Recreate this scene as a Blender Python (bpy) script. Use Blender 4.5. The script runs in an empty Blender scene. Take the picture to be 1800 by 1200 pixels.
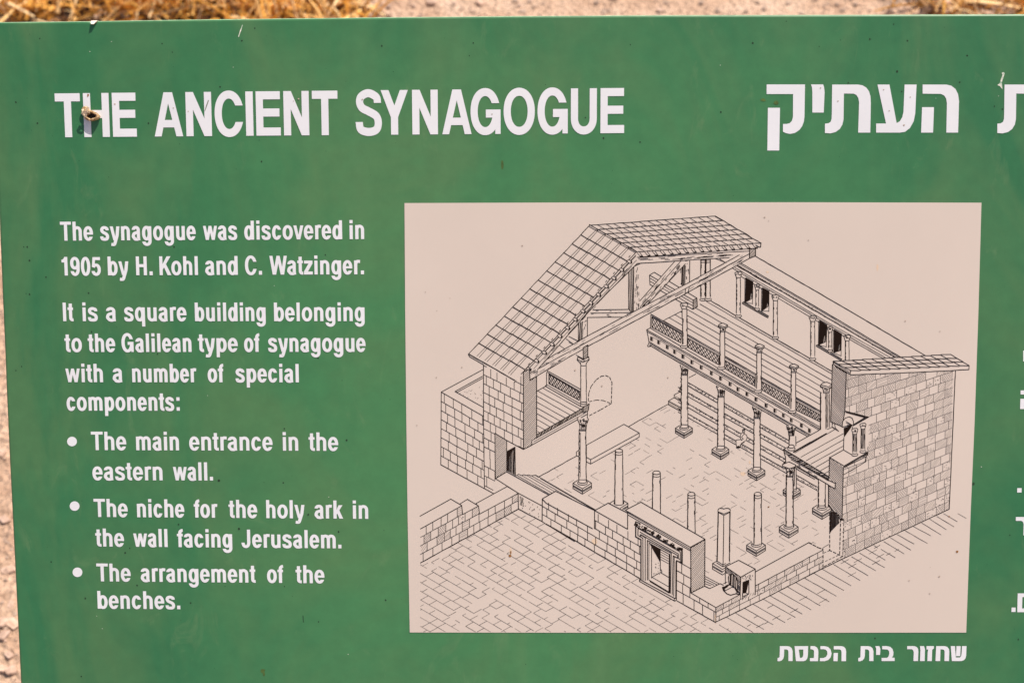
import bpy, bmesh, math, random
from mathutils import Vector, Matrix, noise
from mathutils.geometry import tessellate_polygon

# ------------------------------------------------------------------ camera, sky, sun, exposure
S = bpy.context.scene
COL = S.collection
PITCH = math.radians(45.0)
FPX = 2500.0                       # focal length in photo pixels (1800 wide) = 50 mm on 36 mm
DIST = 1.39                        # camera to board along the optical axis
BOARD_H = 0.90                     # height of the board point on the axis
FWD = Vector((0, math.cos(PITCH), -math.sin(PITCH)))
UPC = Vector((0, math.sin(PITCH), math.cos(PITCH)))
RGT = Vector((1, 0, 0))
ORG = Vector((0, 0, BOARD_H))
CAM = ORG - FWD * DIST

cam = bpy.data.cameras.new('camera')
cam.lens = 50
cam.sensor_width = 36
cam.clip_start = 0.02
cam.clip_end = 400
cam.dof.use_dof = True
cam.dof.focus_distance = DIST
cam.dof.aperture_fstop = 7.1
camo = bpy.data.objects.new('camera', cam)
COL.objects.link(camo)
camo.matrix_world = Matrix.Translation(CAM) @ Matrix((
    (RGT.x, UPC.x, -FWD.x, 0), (RGT.y, UPC.y, -FWD.y, 0), (RGT.z, UPC.z, -FWD.z, 0), (0, 0, 0, 1)))
S.camera = camo

# frame of the board: it leans back, its foot a little farther from the lens than its head
down = (RGT * 0.034 - UPC * 8.14 + FWD).normalized()
EY = -down
EX = (RGT + UPC * 0.0015)
EX = (EX - EY * EX.dot(EY)).normalized()
EN = EX.cross(EY).normalized()     # towards the viewer
BOARD_M = Matrix(((EX.x, EY.x, EN.x, ORG.x), (EX.y, EY.y, EN.y, ORG.y), (EX.z, EY.z, EN.z, ORG.z), (0, 0, 0, 1)))

TH = math.radians(66)
SUN = (EN * math.cos(TH) + (EX * 0.4 + EY * 0.917) * math.sin(TH)).normalized()
elev = math.asin(SUN.z)
azim = math.atan2(SUN.x, SUN.y)

w = bpy.data.worlds.new('World')
S.world = w
w.use_nodes = True
nt = w.node_tree
sky = nt.nodes.new('ShaderNodeTexSky')
sky.sky_type = 'NISHITA'
sky.sun_disc = False
sky.sun_elevation = elev
sky.sun_rotation = azim
sky.dust_density = 3.0
nt.links.new(sky.outputs[0], nt.nodes['Background'].inputs[0])
nt.nodes['Background'].inputs[1].default_value = 0.10

sl = bpy.data.lights.new('sun', 'SUN')
sl.energy = 5.0
sl.angle = math.radians(0.5)
sl.color = (1.0, 0.91, 0.80)
slo = bpy.data.objects.new('sun', sl)
COL.objects.link(slo)
slo.rotation_euler = SUN.to_track_quat('Z', 'Y').to_euler()
slo.location = SUN * 8

S.view_settings.view_transform = 'Standard'
S.view_settings.look = 'None'
S.view_settings.exposure = 0.30
S.view_settings.gamma = 1.0
S.view_settings.use_curve_mapping = False

# ------------------------------------------------------------------ helpers
def px(x, y):
    """photo pixel -> (X, Y) on the board's plane, metres in the board's own frame"""
    d = RGT * ((x - 900) / FPX) - UPC * ((y - 600) / FPX) + FWD
    t = (ORG - CAM).dot(EN) / d.dot(EN)
    p = CAM + d * t - ORG
    return p.dot(EX), p.dot(EY)

def ground_px(x, y, h=0.0):
    d = RGT * ((x - 900) / FPX) - UPC * ((y - 600) / FPX) + FWD
    t = (h - CAM.z) / d.z
    return CAM + d * t

def tag(o, label=None, cat=None, group=None, kind=None):
    for k, v in (('label', label), ('category', cat), ('group', group), ('kind', kind)):
        if v:
            o[k] = v
    return o

def link_mesh(name, verts, faces, mat, parent=None, matrix=None, smooth=False):
    me = bpy.data.meshes.new(name)
    me.from_pydata([tuple(v) for v in verts], [], faces)
    me.materials.append(mat)
    if smooth:
        me.polygons.foreach_set('use_smooth', [True] * len(me.polygons))
    me.update()
    o = bpy.data.objects.new(name, me)
    COL.objects.link(o)
    if parent:
        o.parent = parent
    if matrix is not None:
        o.matrix_local = matrix
    return o

class Flat:
    """flat shapes on the board; every shape lies a hair above the one before it"""
    def __init__(self, z0):
        self.v, self.f, self.z0, self.k = [], [], z0, 0
    def _z(self):
        self.k += 1
        return self.z0 + (self.k % 24) * 4e-6
    def poly(self, loops, to=px):
        z = self._z()
        pts = [[Vector((*to(*p), z)) for p in lp] for lp in loops]
        flat = [p for lp in pts for p in lp]
        b = len(self.v)
        self.v += flat
        for t in tessellate_polygon(pts):
            a, c, d = (flat[i] for i in t)
            n = (c - a).cross(d - a).z
            if abs(n) < 1e-14:
                continue
            self.f.append(tuple(b + i for i in (t if n > 0 else reversed(t))))
    def strip(self, L, R, to=px):
        z = self._z()
        b = len(self.v)
        for p, q in zip(L, R):
            self.v.append(Vector((*to(*p), z)))
            self.v.append(Vector((*to(*q), z)))
        for i in range(len(L) - 1):
            j = b + 2 * i
            a, c, d = self.v[j], self.v[j + 1], self.v[j + 3]
            n = (c - a).cross(d - a).z
            fc = (j, j + 1, j + 3, j + 2)
            self.f.append(fc if n > 0 else tuple(reversed(fc)))
    def build(self, name, mat, parent, matrix=None):
        return link_mesh(name, self.v, self.f, mat, parent, matrix)

# ------------------------------------------------------------------ materials
def new_mat(name):
    m = bpy.data.materials.new(name)
    m.use_nodes = True
    t = m.node_tree
    return m, t, t.nodes['Principled BSDF']

def noise_node(t, scale, detail=4, rough=0.55, vec=None, dist=0.0):
    n = t.nodes.new('ShaderNodeTexNoise')
    n.inputs['Scale'].default_value = scale
    n.inputs['Detail'].default_value = detail
    n.inputs['Roughness'].default_value = rough
    n.inputs['Distortion'].default_value = dist
    if vec is not None:
        t.links.new(vec, n.inputs['Vector'])
    return n

def ramp(t, fac, stops):
    r = t.nodes.new('ShaderNodeValToRGB')
    e = r.color_ramp.elements
    while len(e) < len(stops):
        e.new(0.5)
    for i, (p, c) in enumerate(stops):
        e[i].position = p
        e[i].color = (*c, 1) if len(c) == 3 else c
    t.links.new(fac, r.inputs[0])
    return r

def mix(t, fac, a, b, mode='MIX'):
    m = t.nodes.new('ShaderNodeMix')
    m.data_type = 'RGBA'
    m.blend_type = mode
    for val, i in ((fac, 0), (a, 6), (b, 7)):
        if isinstance(val, (int, float)):
            m.inputs[i].default_value = val
        elif isinstance(val, tuple):
            m.inputs[i].default_value = (*val, 1)
        else:
            t.links.new(val, m.inputs[i])
    return m.outputs[2]

def coords(t, scale=(1, 1, 1), rot=(0, 0, 0), kind='Object', loc=(0, 0, 0)):
    c = t.nodes.new('ShaderNodeTexCoord')
    mp = t.nodes.new('ShaderNodeMapping')
    mp.inputs['Scale'].default_value = scale
    mp.inputs['Rotation'].default_value = rot
    mp.inputs['Location'].default_value = loc
    t.links.new(c.outputs[kind], mp.inputs[0])
    return mp.outputs[0]

def bump(t, b, h, strength, dist=0.01):
    n = t.nodes.new('ShaderNodeBump')
    n.inputs['Strength'].default_value = strength
    n.inputs['Distance'].default_value = dist
    t.links.new(h, n.inputs['Height'])
    t.links.new(n.outputs[0], b.inputs['Normal'])

def mat_green():
    m, t, b = new_mat('green enamel')
    big = noise_node(t, 2.3, 3, 0.5, coords(t, (1, 1, 1), (0, 0, 0.5)), 0.5)
    streak = noise_node(t, 5.0, 4, 0.6, coords(t, (1.0, 0.42, 1), (0, 0, 0.5)), 1.8)
    fine = noise_node(t, 60, 5, 0.65, coords(t))
    a = ramp(t, big.outputs[0], [(0.36, (0, 0, 0)), (0.60, (1, 1, 1))])
    s = ramp(t, streak.outputs[0], [(0.42, (0, 0, 0)), (0.62, (1, 1, 1))])
    # glare painted into the colour: a pale film over the middle, fading outwards
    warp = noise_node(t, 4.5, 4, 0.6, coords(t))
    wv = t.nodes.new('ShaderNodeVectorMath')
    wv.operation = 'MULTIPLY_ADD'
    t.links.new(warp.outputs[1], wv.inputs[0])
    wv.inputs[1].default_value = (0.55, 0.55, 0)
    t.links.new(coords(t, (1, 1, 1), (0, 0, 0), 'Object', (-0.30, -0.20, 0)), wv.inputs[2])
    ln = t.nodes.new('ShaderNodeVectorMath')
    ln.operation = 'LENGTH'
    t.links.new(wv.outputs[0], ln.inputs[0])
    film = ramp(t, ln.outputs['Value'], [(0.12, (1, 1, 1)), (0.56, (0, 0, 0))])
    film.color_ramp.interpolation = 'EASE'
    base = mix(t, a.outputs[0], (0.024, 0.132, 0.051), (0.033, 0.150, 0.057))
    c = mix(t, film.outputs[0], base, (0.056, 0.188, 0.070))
    sf = mix(t, 0.55, (0.0, 0.0, 0.0), s.outputs[0])
    c = mix(t, sf, c, (0.080, 0.170, 0.062))
    scf = noise_node(t, 26, 5, 0.7, coords(t, (1.0, 0.45, 1), (0, 0, -0.5)), 1.5)
    sc1 = ramp(t, scf.outputs[0], [(0.60, (0, 0, 0)), (0.74, (0.30, 0.30, 0.30))])
    c = mix(t, sc1.outputs[0], c, (0.14, 0.22, 0.10))
    run = noise_node(t, 16, 3, 0.6, coords(t, (1.0, 0.06, 1)), 0.2)
    rn = ramp(t, run.outputs[0], [(0.56, (0, 0, 0)), (0.72, (0.16, 0.16, 0.16))])
    c = mix(t, rn.outputs[0], c, (0.11, 0.21, 0.09))
    fr = ramp(t, fine.outputs[0], [(0.35, (0.93, 0.93, 0.93)), (0.7, (1.06, 1.06, 1.06))])
    c = mix(t, 1.0, c, fr.outputs[0], 'MULTIPLY')
    t.links.new(c, b.inputs['Base Color'])
    rr = ramp(t, streak.outputs[0], [(0.35, (0.36,) * 3), (0.7, (0.52,) * 3)])
    t.links.new(rr.outputs[0], b.inputs['Roughness'])
    b.inputs['Specular IOR Level'].default_value = 0.5
    wob = noise_node(t, 5, 2, 0.5, coords(t))
    bump(t, b, wob.outputs[0], 0.06, 0.02)
    return m

def mat_film(name, col, var=0.05, scale=14, rough=0.5):
    m, t, b = new_mat(name)
    n = noise_node(t, scale, 5, 0.6, coords(t), 0.4)
    lo = tuple(c * (1 - var) for c in col)
    hi = tuple(min(1, c * (1 + var)) for c in col)
    r = ramp(t, n.outputs[0], [(0.32, lo), (0.68, hi)])
    t.links.new(r.outputs[0], b.inputs['Base Color'])
    b.inputs['Roughness'].default_value = rough
    return m

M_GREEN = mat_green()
M_WHITE = mat_film('white vinyl letters', (0.675, 0.675, 0.70), 0.035, 12)
M_PAPER = mat_film('beige print film', (0.578, 0.488, 0.425), 0.035, 3.2, 0.55)
M_INK = mat_film('dark brown ink', (0.014, 0.008, 0.006), 0.2, 30, 0.8)
M_INK.node_tree.nodes['Principled BSDF'].inputs['Specular IOR Level'].default_value = 0.03
M_SPECK = mat_film('dark dirt', (0.012, 0.035, 0.015), 0.4, 90, 0.9)
M_RUST = mat_film('rusty dirt', (0.22, 0.085, 0.012), 0.5, 160, 0.9)
M_STAIN = mat_film('faint brown stain', (0.40, 0.31, 0.25), 0.3, 160, 0.9)
M_PALE = mat_film('bare chipped paint', (0.80, 0.66, 0.56), 0.12, 200, 0.7)
M_STEEL = mat_film('galvanised steel', (0.30, 0.31, 0.31), 0.2, 30, 0.45)

# ------------------------------------------------------------------ structure: ground, built later in this file after the sign's helpers
# ------------------------------------------------------------------ the sign's board
sign = bpy.data.objects.new('information_sign', None)
COL.objects.link(sign)
foot_y = -0.38
sign.location = (0.15, foot_y, 0)
tag(sign, 'green metal information sign with white lettering and a framed line drawing', 'sign')
ON_SIGN = Matrix.Translation(-Vector(sign.location)) @ BOARD_M

LEFT = [(-10, 39.6), (-9, 100), (-7, 200), (-4, 300), (-2, 375), (1, 450), (4, 525), (7.5, 600), (11, 690), (16, 800), (21, 900), (26, 1000), (31, 1100), (36, 1200), (43, 1340)]
TOP = [(0, 39), (150, 37.6), (300, 35), (500, 32.5), (700, 30.2), (900, 28.4), (1100, 27), (1300, 26.5), (1500, 26), (1800, 25), (2100, 25), (2390, 26)]
NOTCH = [(158, 37.4), (161, 40.8), (164, 41.5), (167, 38.6), (171, 37.2)]
RIGHTE = [(2400, 34), (2372, 600), (2340, 1332)]
BOTTOM = [(2330, 1340), (1800, 1342), (900, 1344), (60, 1345)]
top_pts = [p for p in TOP if p[0] < 158] + NOTCH + [p for p in TOP if p[0] > 171]
outline_px = [(-9, 38.8)] + top_pts + RIGHTE + BOTTOM + list(reversed(LEFT[:-1]))
outline = [Vector(px(*p)) for p in outline_px]
outline.reverse()                                          # counter-clockwise seen from the front

def offset_in(poly, d):
    n = len(poly)
    out = []
    for i in range(n):
        a, b, c = poly[i - 1], poly[i], poly[(i + 1) % n]
        e1 = (b - a).normalized()
        e2 = (c - b).normalized()
        n1 = Vector((-e1.y, e1.x))
        n2 = Vector((-e2.y, e2.x))
        m = (n1 + n2)
        m = m.normalized() if m.length > 1e-6 else n1
        k = d / max(0.5, m.dot(n1))
        out.append(b + m * k)
    return out

rings = []
for ins, z in ((0.0024, 0.0), (0.0014, -0.0002), (0.0006, -0.0007), (0.0001, -0.0016), (0.0, -0.0028), (0.0, -0.021)):
    rings.append([Vector((p.x, p.y, z)) for p in offset_in(outline, ins)])
rings.append([Vector((p.x, p.y, -0.021)) for p in offset_in(outline, 0.018)])
bv = [v for r in rings for v in r]
nn = len(outline)
bf = []
for k in range(len(rings) - 1):
    for i in range(nn):
        j = (i + 1) % nn
        bf.append((k * nn + i, k * nn + j, (k + 1) * nn + j, (k + 1) * nn + i))
bf = [tuple(reversed(f)) for f in bf]
for t3 in tessellate_polygon([rings[0]]):
    a, b_, c = (rings[0][i] for i in t3)
    bf.append(tuple(t3) if (b_ - a).cross(c - a).z > 0 else tuple(reversed(t3)))
back = [Vector((p.x, p.y, -0.004)) for p in offset_in(outline, 0.006)]
b0 = len(bv)
bv += back
for t3 in tessellate_polygon([back]):
    a, b_, c = (back[i] for i in t3)
    bf.append(tuple(b0 + i for i in (t3 if (b_ - a).cross(c - a).z < 0 else reversed(t3))))
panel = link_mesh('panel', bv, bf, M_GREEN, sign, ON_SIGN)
panel.data.materials.append(mat_film('sun glare edge tint', (.30, .44, .27), .35, 120, .5))  # sun glare along the top rim, put into the colour as paler green
for p in panel.data.polygons:
    p.use_smooth = len(p.vertices) == 4
    if p.index // nn in (2, 3, 4) and len(p.vertices) == 4 and p.normal.y > .3:
        p.material_index = 1

def tube(name, p0, p1, r, mat, parent, n=20):
    d = (p1 - p0)
    q = d.to_track_quat('Z', 'Y').to_matrix()
    v, f = [], []
    for p in (p0, p1):
        for i in range(n):
            a = 2 * math.pi * i / n
            v.append(p + q @ Vector((r * math.cos(a), r * math.sin(a), 0)))
    for i in range(n):
        j = (i + 1) % n
        f.append((i, j, n + j, n + i))
    f.append(tuple(range(n - 1, -1, -1)))
    f.append(tuple(range(n, 2 * n)))
    return link_mesh(name, v, f, mat, parent)

off = Vector(sign.location)
for xx in (-0.26, 0.56):                                   # the two posts that carry the board from behind
    ptop = ORG + EX * xx + EY * 0.12 - EN * 0.050
    tube('post', Vector((ptop.x, ptop.y, -0.25)) - off, ptop - off, 0.027, M_STEEL, sign)

# ------------------------------------------------------------------ lettering
def ell(cx, cy, rx, ry, a0, a1, n=22, sq=2.12):
    o = []
    for i in range(n + 1):
        a = math.radians(a0 + (a1 - a0) * i / n)
        c, s = math.cos(a), math.sin(a)
        o.append((cx + rx * math.copysign(abs(c) ** (2 / sq), c), cy + ry * math.copysign(abs(s) ** (2 / sq), s)))
    return o

def spline(p, n=7):
    o = []
    q = [(2 * p[0][0] - p[1][0], 2 * p[0][1] - p[1][1])] + p + [(2 * p[-1][0] - p[-2][0], 2 * p[-1][1] - p[-2][1])]
    for i in range(1, len(q) - 2):
        for k in range(n):
            t = k / n
            r = []
            for d in (0, 1):
                a, b, c, e = q[i - 1][d], q[i][d], q[i + 1][d], q[i + 2][d]
                r.append(0.5 * (2 * b + (c - a) * t + (2 * a - 5 * b + 4 * c - e) * t * t + (3 * b - a - 3 * c + e) * t ** 3))
            o.append(tuple(r))
    o.append(p[-1])
    return o

def rect(a, b, c, d):
    return ('p', [[(a, b), (c, b), (c, d), (a, d)]])

def P(*pts):
    return ('p', [list(pts)])

def St(pts, cut=''):
    return ('s', pts, cut)

def box(x0, y0, x1, y1, v, h):
    return St(ell((x0 + x1) / 2, (y0 + y1) / 2, (x1 - x0) / 2 - v, (y1 - y0) / 2 - h, 0, 360, 44))

def ess(x0, y0, x1, y1, v, h):
    xl, xr, xm = x0 + v, x1 - v, (x0 + x1) / 2
    W, Hh = x1 - x0, y1 - y0
    Y = lambda f: y0 + Hh * f
    return St(spline([(xr - .02 * W, Y(.705)), (xr - .07 * W, Y(.83)), (xm, y1 - h), (xl + .09 * W, Y(.845)), (xl + .025 * W, Y(.72)),
                      (xl + .12 * W, Y(.60)), (xm, Y(.525)), (xr - .08 * W, Y(.425)), (xr, Y(.28)), (xr - .08 * W, Y(.135)),
                      (xm, y0 + h), (xl + .06 * W, Y(.14)), (xl - .005 * W, Y(.30))]), 'hh')

def glyph(c, V, H):
    v, h = V / 2, H / 2
    R = rect
    w = .98 * V
    hb = H * .86
    if c == 'T': return [R(14, 718 - H, 598, 718), R(306 - v, 0, 306 + v, 718 - H)]
    if c == 'H': return [R(71, 0, 71 + V, 718), R(651 - V, 0, 651, 718), R(71 + V, 308, 651 - V, 308 + H)]
    if c == 'E': return [R(76, 0, 76 + V, 718), R(76 + V, 718 - H, 621, 718), R(76 + V, 308, 605, 308 + H), R(76 + V, 0, 628, H)]
    if c == 'I': return [R(64, 0, 64 + V, 718)]
    if c == 'A':
        a, w2 = .60 * V, .95 * V
        yi = 718 * (341 - w2) / (341 - a)
        k = (341 - a) / 718
        xb = lambda y: 20 + w2 + k * y
        y0, y1 = 146, 146 + H * .92
        return [('p', [[(20, 0), (361 - a, 718), (361 + a, 718), (702, 0), (702 - w2, 0), (361, yi), (20 + w2, 0)]]),
                P((xb(y0), y0), (722 - xb(y0), y0), (722 - xb(y1), y1), (xb(y1), y1))]
    if c == 'N': return [R(69, 0, 69 + V, 718), R(654 - V, 0, 654, 718), P((69, 718), (69 + V * 1.06, 718), (654, 0), (654 - V * 1.06, 0))]
    if c == 'C': return [St(ell(364, 359, 320 - v, 378 - h, 24, 336, 40), 'hh')]
    if c == 'G': return [St(ell(372, 359, 328 - v, 378 - h, 24, 345, 40), 'h'), R(713 - .74 * V, 0, 713, 392 - H), R(385, 392 - H, 713, 392)]
    if c == 'O': return [box(44, -19, 734, 737, v, h)]
    if c == 'S': return [ess(39, -19, 629, 737, v, h)]
    if c == 'Y':
        w2 = 1.1 * V
        yj = 718 - (319 - w2) / ((319 - v) / 438)
        return [P((15, 718), (334 - v, 280), (334 - v, 0), (334 + v, 0), (334 + v, 280), (653, 718), (653 - w2, 718), (334, yj), (15 + w2, 718))]
    if c == 'U': return [St([(72 + v, 718), (72 + v, 460)] + ell(361.5, 240, 289.5 - v, 259 - h, 180, 360, 26) + [(651 - v, 460), (651 - v, 718)], 'hh')]
    if c == 'K': return [R(87, 0, 87 + V, 718), P((490, 718), (700, 718), (87 + V, 205), (87 + V, 420)), P((515, 0), (722, 0), (420, 455), (305, 345))]
    if c == 'W': return [P((x0, 718), (x0 + w, 718), (x1 + w, 0), (x1, 0)) for x0, x1 in
                         ((15, 172), (472 - w / 2, 188), (472 - w / 2, 756 - w), (929 - w, 772 - w))]
    if c == 'J': return [St([(484 - v, 718), (484 - v, 400)] + ell(253, 205, 231 - v, 223 - h, 0, -178, 24), 'hh')]
    if c == '1': return [R(378 - V, 0, 378, 710), P((69, 498), (378 - V, 498), (378 - V, 700), (366 - V, 665), (325 - V, 625), (69, 600))]
    if c == '9': return [box(30, 225, 522, 710, v, h), St([(522 - v, 480)] + ell(276, 250, 246 - v, 269 - h, 0, -158, 20), '.h')]
    if c == '0': return [box(32, -19, 524, 710, v, h)]
    if c == '5': return [R(100, 698 - H, 490, 698), P((100, 698), (100 + .75 * V, 698 - H), (60 + .8 * V, 335), (48, 325)),
                         St(ell(268, 218, 248 - v, 237 - h, 152, -165, 30), '.h')]
    if c == 'a': return [St(ell(262, 388, 222 - v, 158 - h, 176, 0, 18) + [(484 - v, 240), (484 - v, 100), (498 - v, 0)], 'hh'),
                         St(spline([(484 - v, 322), (330, 298), (80 + v, 252), (29 + v, 145), (85 + v, 25 + h), (225, -14 + h), (385, 50), (484 - v, 160)]))]
    if c == 'b': return [R(61, 0, 61 + V, 718), box(95, -14, 578, 546, v, h)]
    if c == 'c': return [St(ell(279, 266, 245 - v, 280 - h, 27, 333, 34), 'hh')]
    if c == 'd': return [R(551 - V, 0, 551, 718), box(34, -14, 517, 546, v, h)]
    if c == 'e': return [St(ell(275, 266, 252 - v, 280 - h, -10, 328, 36), '.h'), R(23 + V * .8, 226, 528 - V * .8, 226 + hb * .86)]
    if c == 'f': return [St([(82 + v, 0), (82 + v, 500)] + ell(82 + v + 165, 560, 165, 167 - h, 180, 92, 10) + [(318, 727 - h)]), R(10, 532 - hb, 318, 532)]
    if c == 'g': return [box(40, -10, 520, 546, v, h), St([(553 - v, 532), (553 - v, 200)] + ell(296, -30, 257 - v, 187 - h, 0, -172, 24), 'hh')]
    if c in 'hn': return [R(65, 0, 65 + V, 718 if c == 'h' else 532), St([(546 - v, 0), (546 - v, 250)] + ell(305, 350, 241 - v, 196 - h, 0, 172, 20))]
    if c == 'i': return [R(69, 0, 69 + V, 532), R(69, 600, 69 + V, 725)]
    if c == 'k': return [R(69, 0, 69 + V, 718), P((340, 532), (545, 532), (69 + V, 165), (69 + V, 345)), P((375, 0), (570, 0), (365, 350), (248, 245))]
    if c == 'l': return [R(69, 0, 69 + V, 718)]
    if c == 'm': return [R(64, 0, 64 + V, 532), St([(445, 0), (445, 250)] + ell((64 + v + 445) / 2, 350, (445 - 64 - v) / 2, 196 - h, 0, 170, 18)),
                         St([(826 - v, 0), (826 - v, 250)] + ell((826 - v + 445) / 2, 350, (826 - v - 445) / 2, 196 - h, 0, 170, 18))]
    if c == 'o': return [box(34, -14, 578, 546, v, h)]
    if c == 'p': return [R(62, -207, 62 + V, 532), box(95, -14, 578, 546, v, h)]
    if c == 'q': return [R(552 - V, -207, 552, 532), box(34, -14, 517, 546, v, h)]
    if c == 'r': return [R(64, 0, 64 + V, 532), St(spline([(64 + v, 300), (75 + v, 420), (235, 490), (378, 543 - h)]))]
    if c == 's': return [ess(30, -14, 519, 546, v, h)]
    if c == 't': return [St([(80 + v, 680), (80 + v, 300)] + ell(80 + v + 105, 130, 105, 136 - h, 180, 262, 10) + [(312, -2 + h)]), R(10, 532 - hb, 305, 532)]
    if c == 'u': return [R(545 - V, 0, 545, 532), St([(66 + v, 532), (66 + v, 280)] + ell(306, 182, 240 - v, 196 - h, 180, 352, 20))]
    if c == 'v': return [P((10, 532), (10 + w, 532), (278 + w * .30, 0), (278 - w * .55, 0)), P((546 - w, 532), (546, 532), (278 + w * .55, 0), (278 - w * .30, 0))]
    if c == 'w': return [P((x0, 532), (x0 + w * .9, 532), (x1 + w * .9, 0), (x1, 0)) for x0, x1 in
                         ((10, 145), (386 - w * .45, 155), (386 - w * .45, 617 - w * .9), (762 - w * .9, 627 - w * .9))]
    if c == 'y': return [P((10, 532), (10 + w, 532), (275 + w * .35, 30), (275 - w * .5, 0)),
                         St([(539 - w / 2, 532), (400, 190), (290, -60)] + spline([(278, -90), (235, -150), (165, -214 + h), (70, -208 + h)]), 'h')]
    if c == 'z': return [R(30, 532 - H, 472, 532), R(20, 0, 480, H), P((472 - 1.25 * V, 532 - H), (472, 532 - H), (20 + 1.25 * V, H), (20, H))]
    if c == '.': return [R(64, 0, 64 + V, 146)]
    if c == ':': return [R(92, 0, 92 + V, 140), R(92, 392, 92 + V, 532)]
    raise ValueError(c)

ADV = dict(T=611, H=722, E=667, A=722, N=722, C=722, I=278, S=667, Y=667, G=778, O=778, U=722, K=722, W=944, J=556,
           a=556, b=611, c=556, d=611, e=556, f=333, g=611, h=611, i=278, k=556, l=278, m=889, n=611, o=611, p=611, q=611,
           r=389, s=556, t=333, u=611, v=556, w=778, y=556, z=500)
ADV.update({'1': 556, '9': 556, '0': 556, '5': 556, '.': 278, ':': 333})
KERN = {'wa': -10, 'Wa': -40, 'y.': -40, 'r.': -40, 'Ko': -30, '19': -70, 'rk': 0, 'ev': -10, 've': -15, 'ov': -15}

def item_pts(it):
    return [p for lp in it[1] for p in lp] if it[0] == 'p' else it[1]

def stroke_sides(pts, V, H, cut):
    k = H / V
    q = [(x * k, y) for x, y in pts]
    keep = [0]
    for i in range(1, len(q)):
        if math.hypot(q[i][0] - q[keep[-1]][0], q[i][1] - q[keep[-1]][1]) > 2:
            keep.append(i)
    q = [q[i] for i in keep]
    closed = math.hypot(q[0][0] - q[-1][0], q[0][1] - q[-1][1]) < 3
    L, Rr = [], []
    n = len(q)
    for i in range(n):
        if closed:
            a, b = q[(i - 1) % (n - 1)], q[(i + 1) % (n - 1)]
        else:
            a, b = q[max(0, i - 1)], q[min(n - 1, i + 1)]
        tx, ty = b[0] - a[0], b[1] - a[1]
        l = math.hypot(tx, ty) or 1
        tx, ty = tx / l, ty / l
        ox, oy = -ty * H / 2, tx * H / 2
        ci = 0 if i == 0 else (1 if i == n - 1 else None)
        if ci is not None and len(cut) > ci and cut[ci] == 'h' and abs(ty) > .3:
            ox, oy = -math.copysign(H / 2 / abs(ty), ty), 0
        L.append(((q[i][0] + ox) / k, q[i][1] + oy))
        Rr.append(((q[i][0] - ox) / k, q[i][1] - oy))
    return L, Rr

def set_word(fl, word, x0, x1, y0, y1, cap, stem, bar):
    """one word between x0 and x1 (its ink), baseline y0..y1, cap height, stem and bar widths in photo pixels"""
    H = bar * 718 / cap
    sx = 0.7 * cap / 718
    for _ in range(3):
        V = stem / sx
        pen, lo, hi, items = 0, 1e9, -1e9, []
        for i, ch in enumerate(word):
            its = glyph(ch, V, H)
            if ch in 'lIi.':
                adv = ADV[ch] - 140 + V
            else:
                adv = ADV[ch]
            for it in its:
                xs = [p[0] for p in item_pts(it)]
                m = V / 2 if it[0] == 's' else 0
                lo = min(lo, pen + min(xs) - m * .9)
                hi = max(hi, pen + max(xs) + m * .9)
                items.append((pen, it))
            pen += adv + KERN.get(word[i:i + 2], 0)
        sx = (x1 - x0) / (hi - lo)
    sy = cap / 718
    def place(pen):
        def to(gx, gy):
            x = x0 + (gx + pen - lo) * sx
            yb = y0 + (y1 - y0) * (x - x0) / max(1, x1 - x0)
            y = yb - gy * sy
            x += (y - yb) * (960 - x) / 21500
            return px(x, y)
        return to
    for pen, it in items:
        if it[0] == 'p':
            fl.poly(it[1], place(pen))
        else:
            L, R = stroke_sides(it[1], V, H, it[2])
            fl.strip(L, R, place(pen))

def text_line(fl, words, yl, yr, cap, stem=5.6, bar=5.3):
    xa, xb = words[0][1], words[-1][2]
    yy = lambda x: yl + (yr - yl) * (x - xa) / (xb - xa)
    for wd, a, b in words:
        set_word(fl, wd, a, b, yy(a), yy(b), cap, stem, bar)

Z_TXT = 0.00025
heading = Flat(Z_TXT)
for ch, a, b in (('T', 99, 143), ('H', 148.5, 193.5), ('E', 199, 241), ('A', 272.3, 322.3), ('N', 328, 373), ('C', 379, 427), ('I', 433, 446),
                 ('E', 451, 494), ('N', 499.5, 544), ('T', 549.5, 594.3), ('S', 626, 671), ('Y', 670, 717.7), ('N', 725, 770), ('A', 777.5, 829),
                 ('G', 828, 880), ('O', 886, 939.5), ('G', 945.5, 998), ('U', 1004, 1048.3), ('E', 1055.3, 1097)):
    xm = (a + b) / 2
    yb = 241.6 - (xm - 99) * 0.0084 + ((xm - 99) / 1000) ** 2 * 0.9
    cap = 77 + (xm - 99) / 1000 * 2.2
    set_word(heading, ch, a, b, yb + (xm - a) * .0076, yb - (b - xm) * .0076, cap, 12.6, 14.2)
o = heading.build('heading_lettering', M_WHITE, sign, ON_SIGN)
tag(o, 'large white capitals reading THE ANCIENT SYNAGOGUE')

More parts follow.
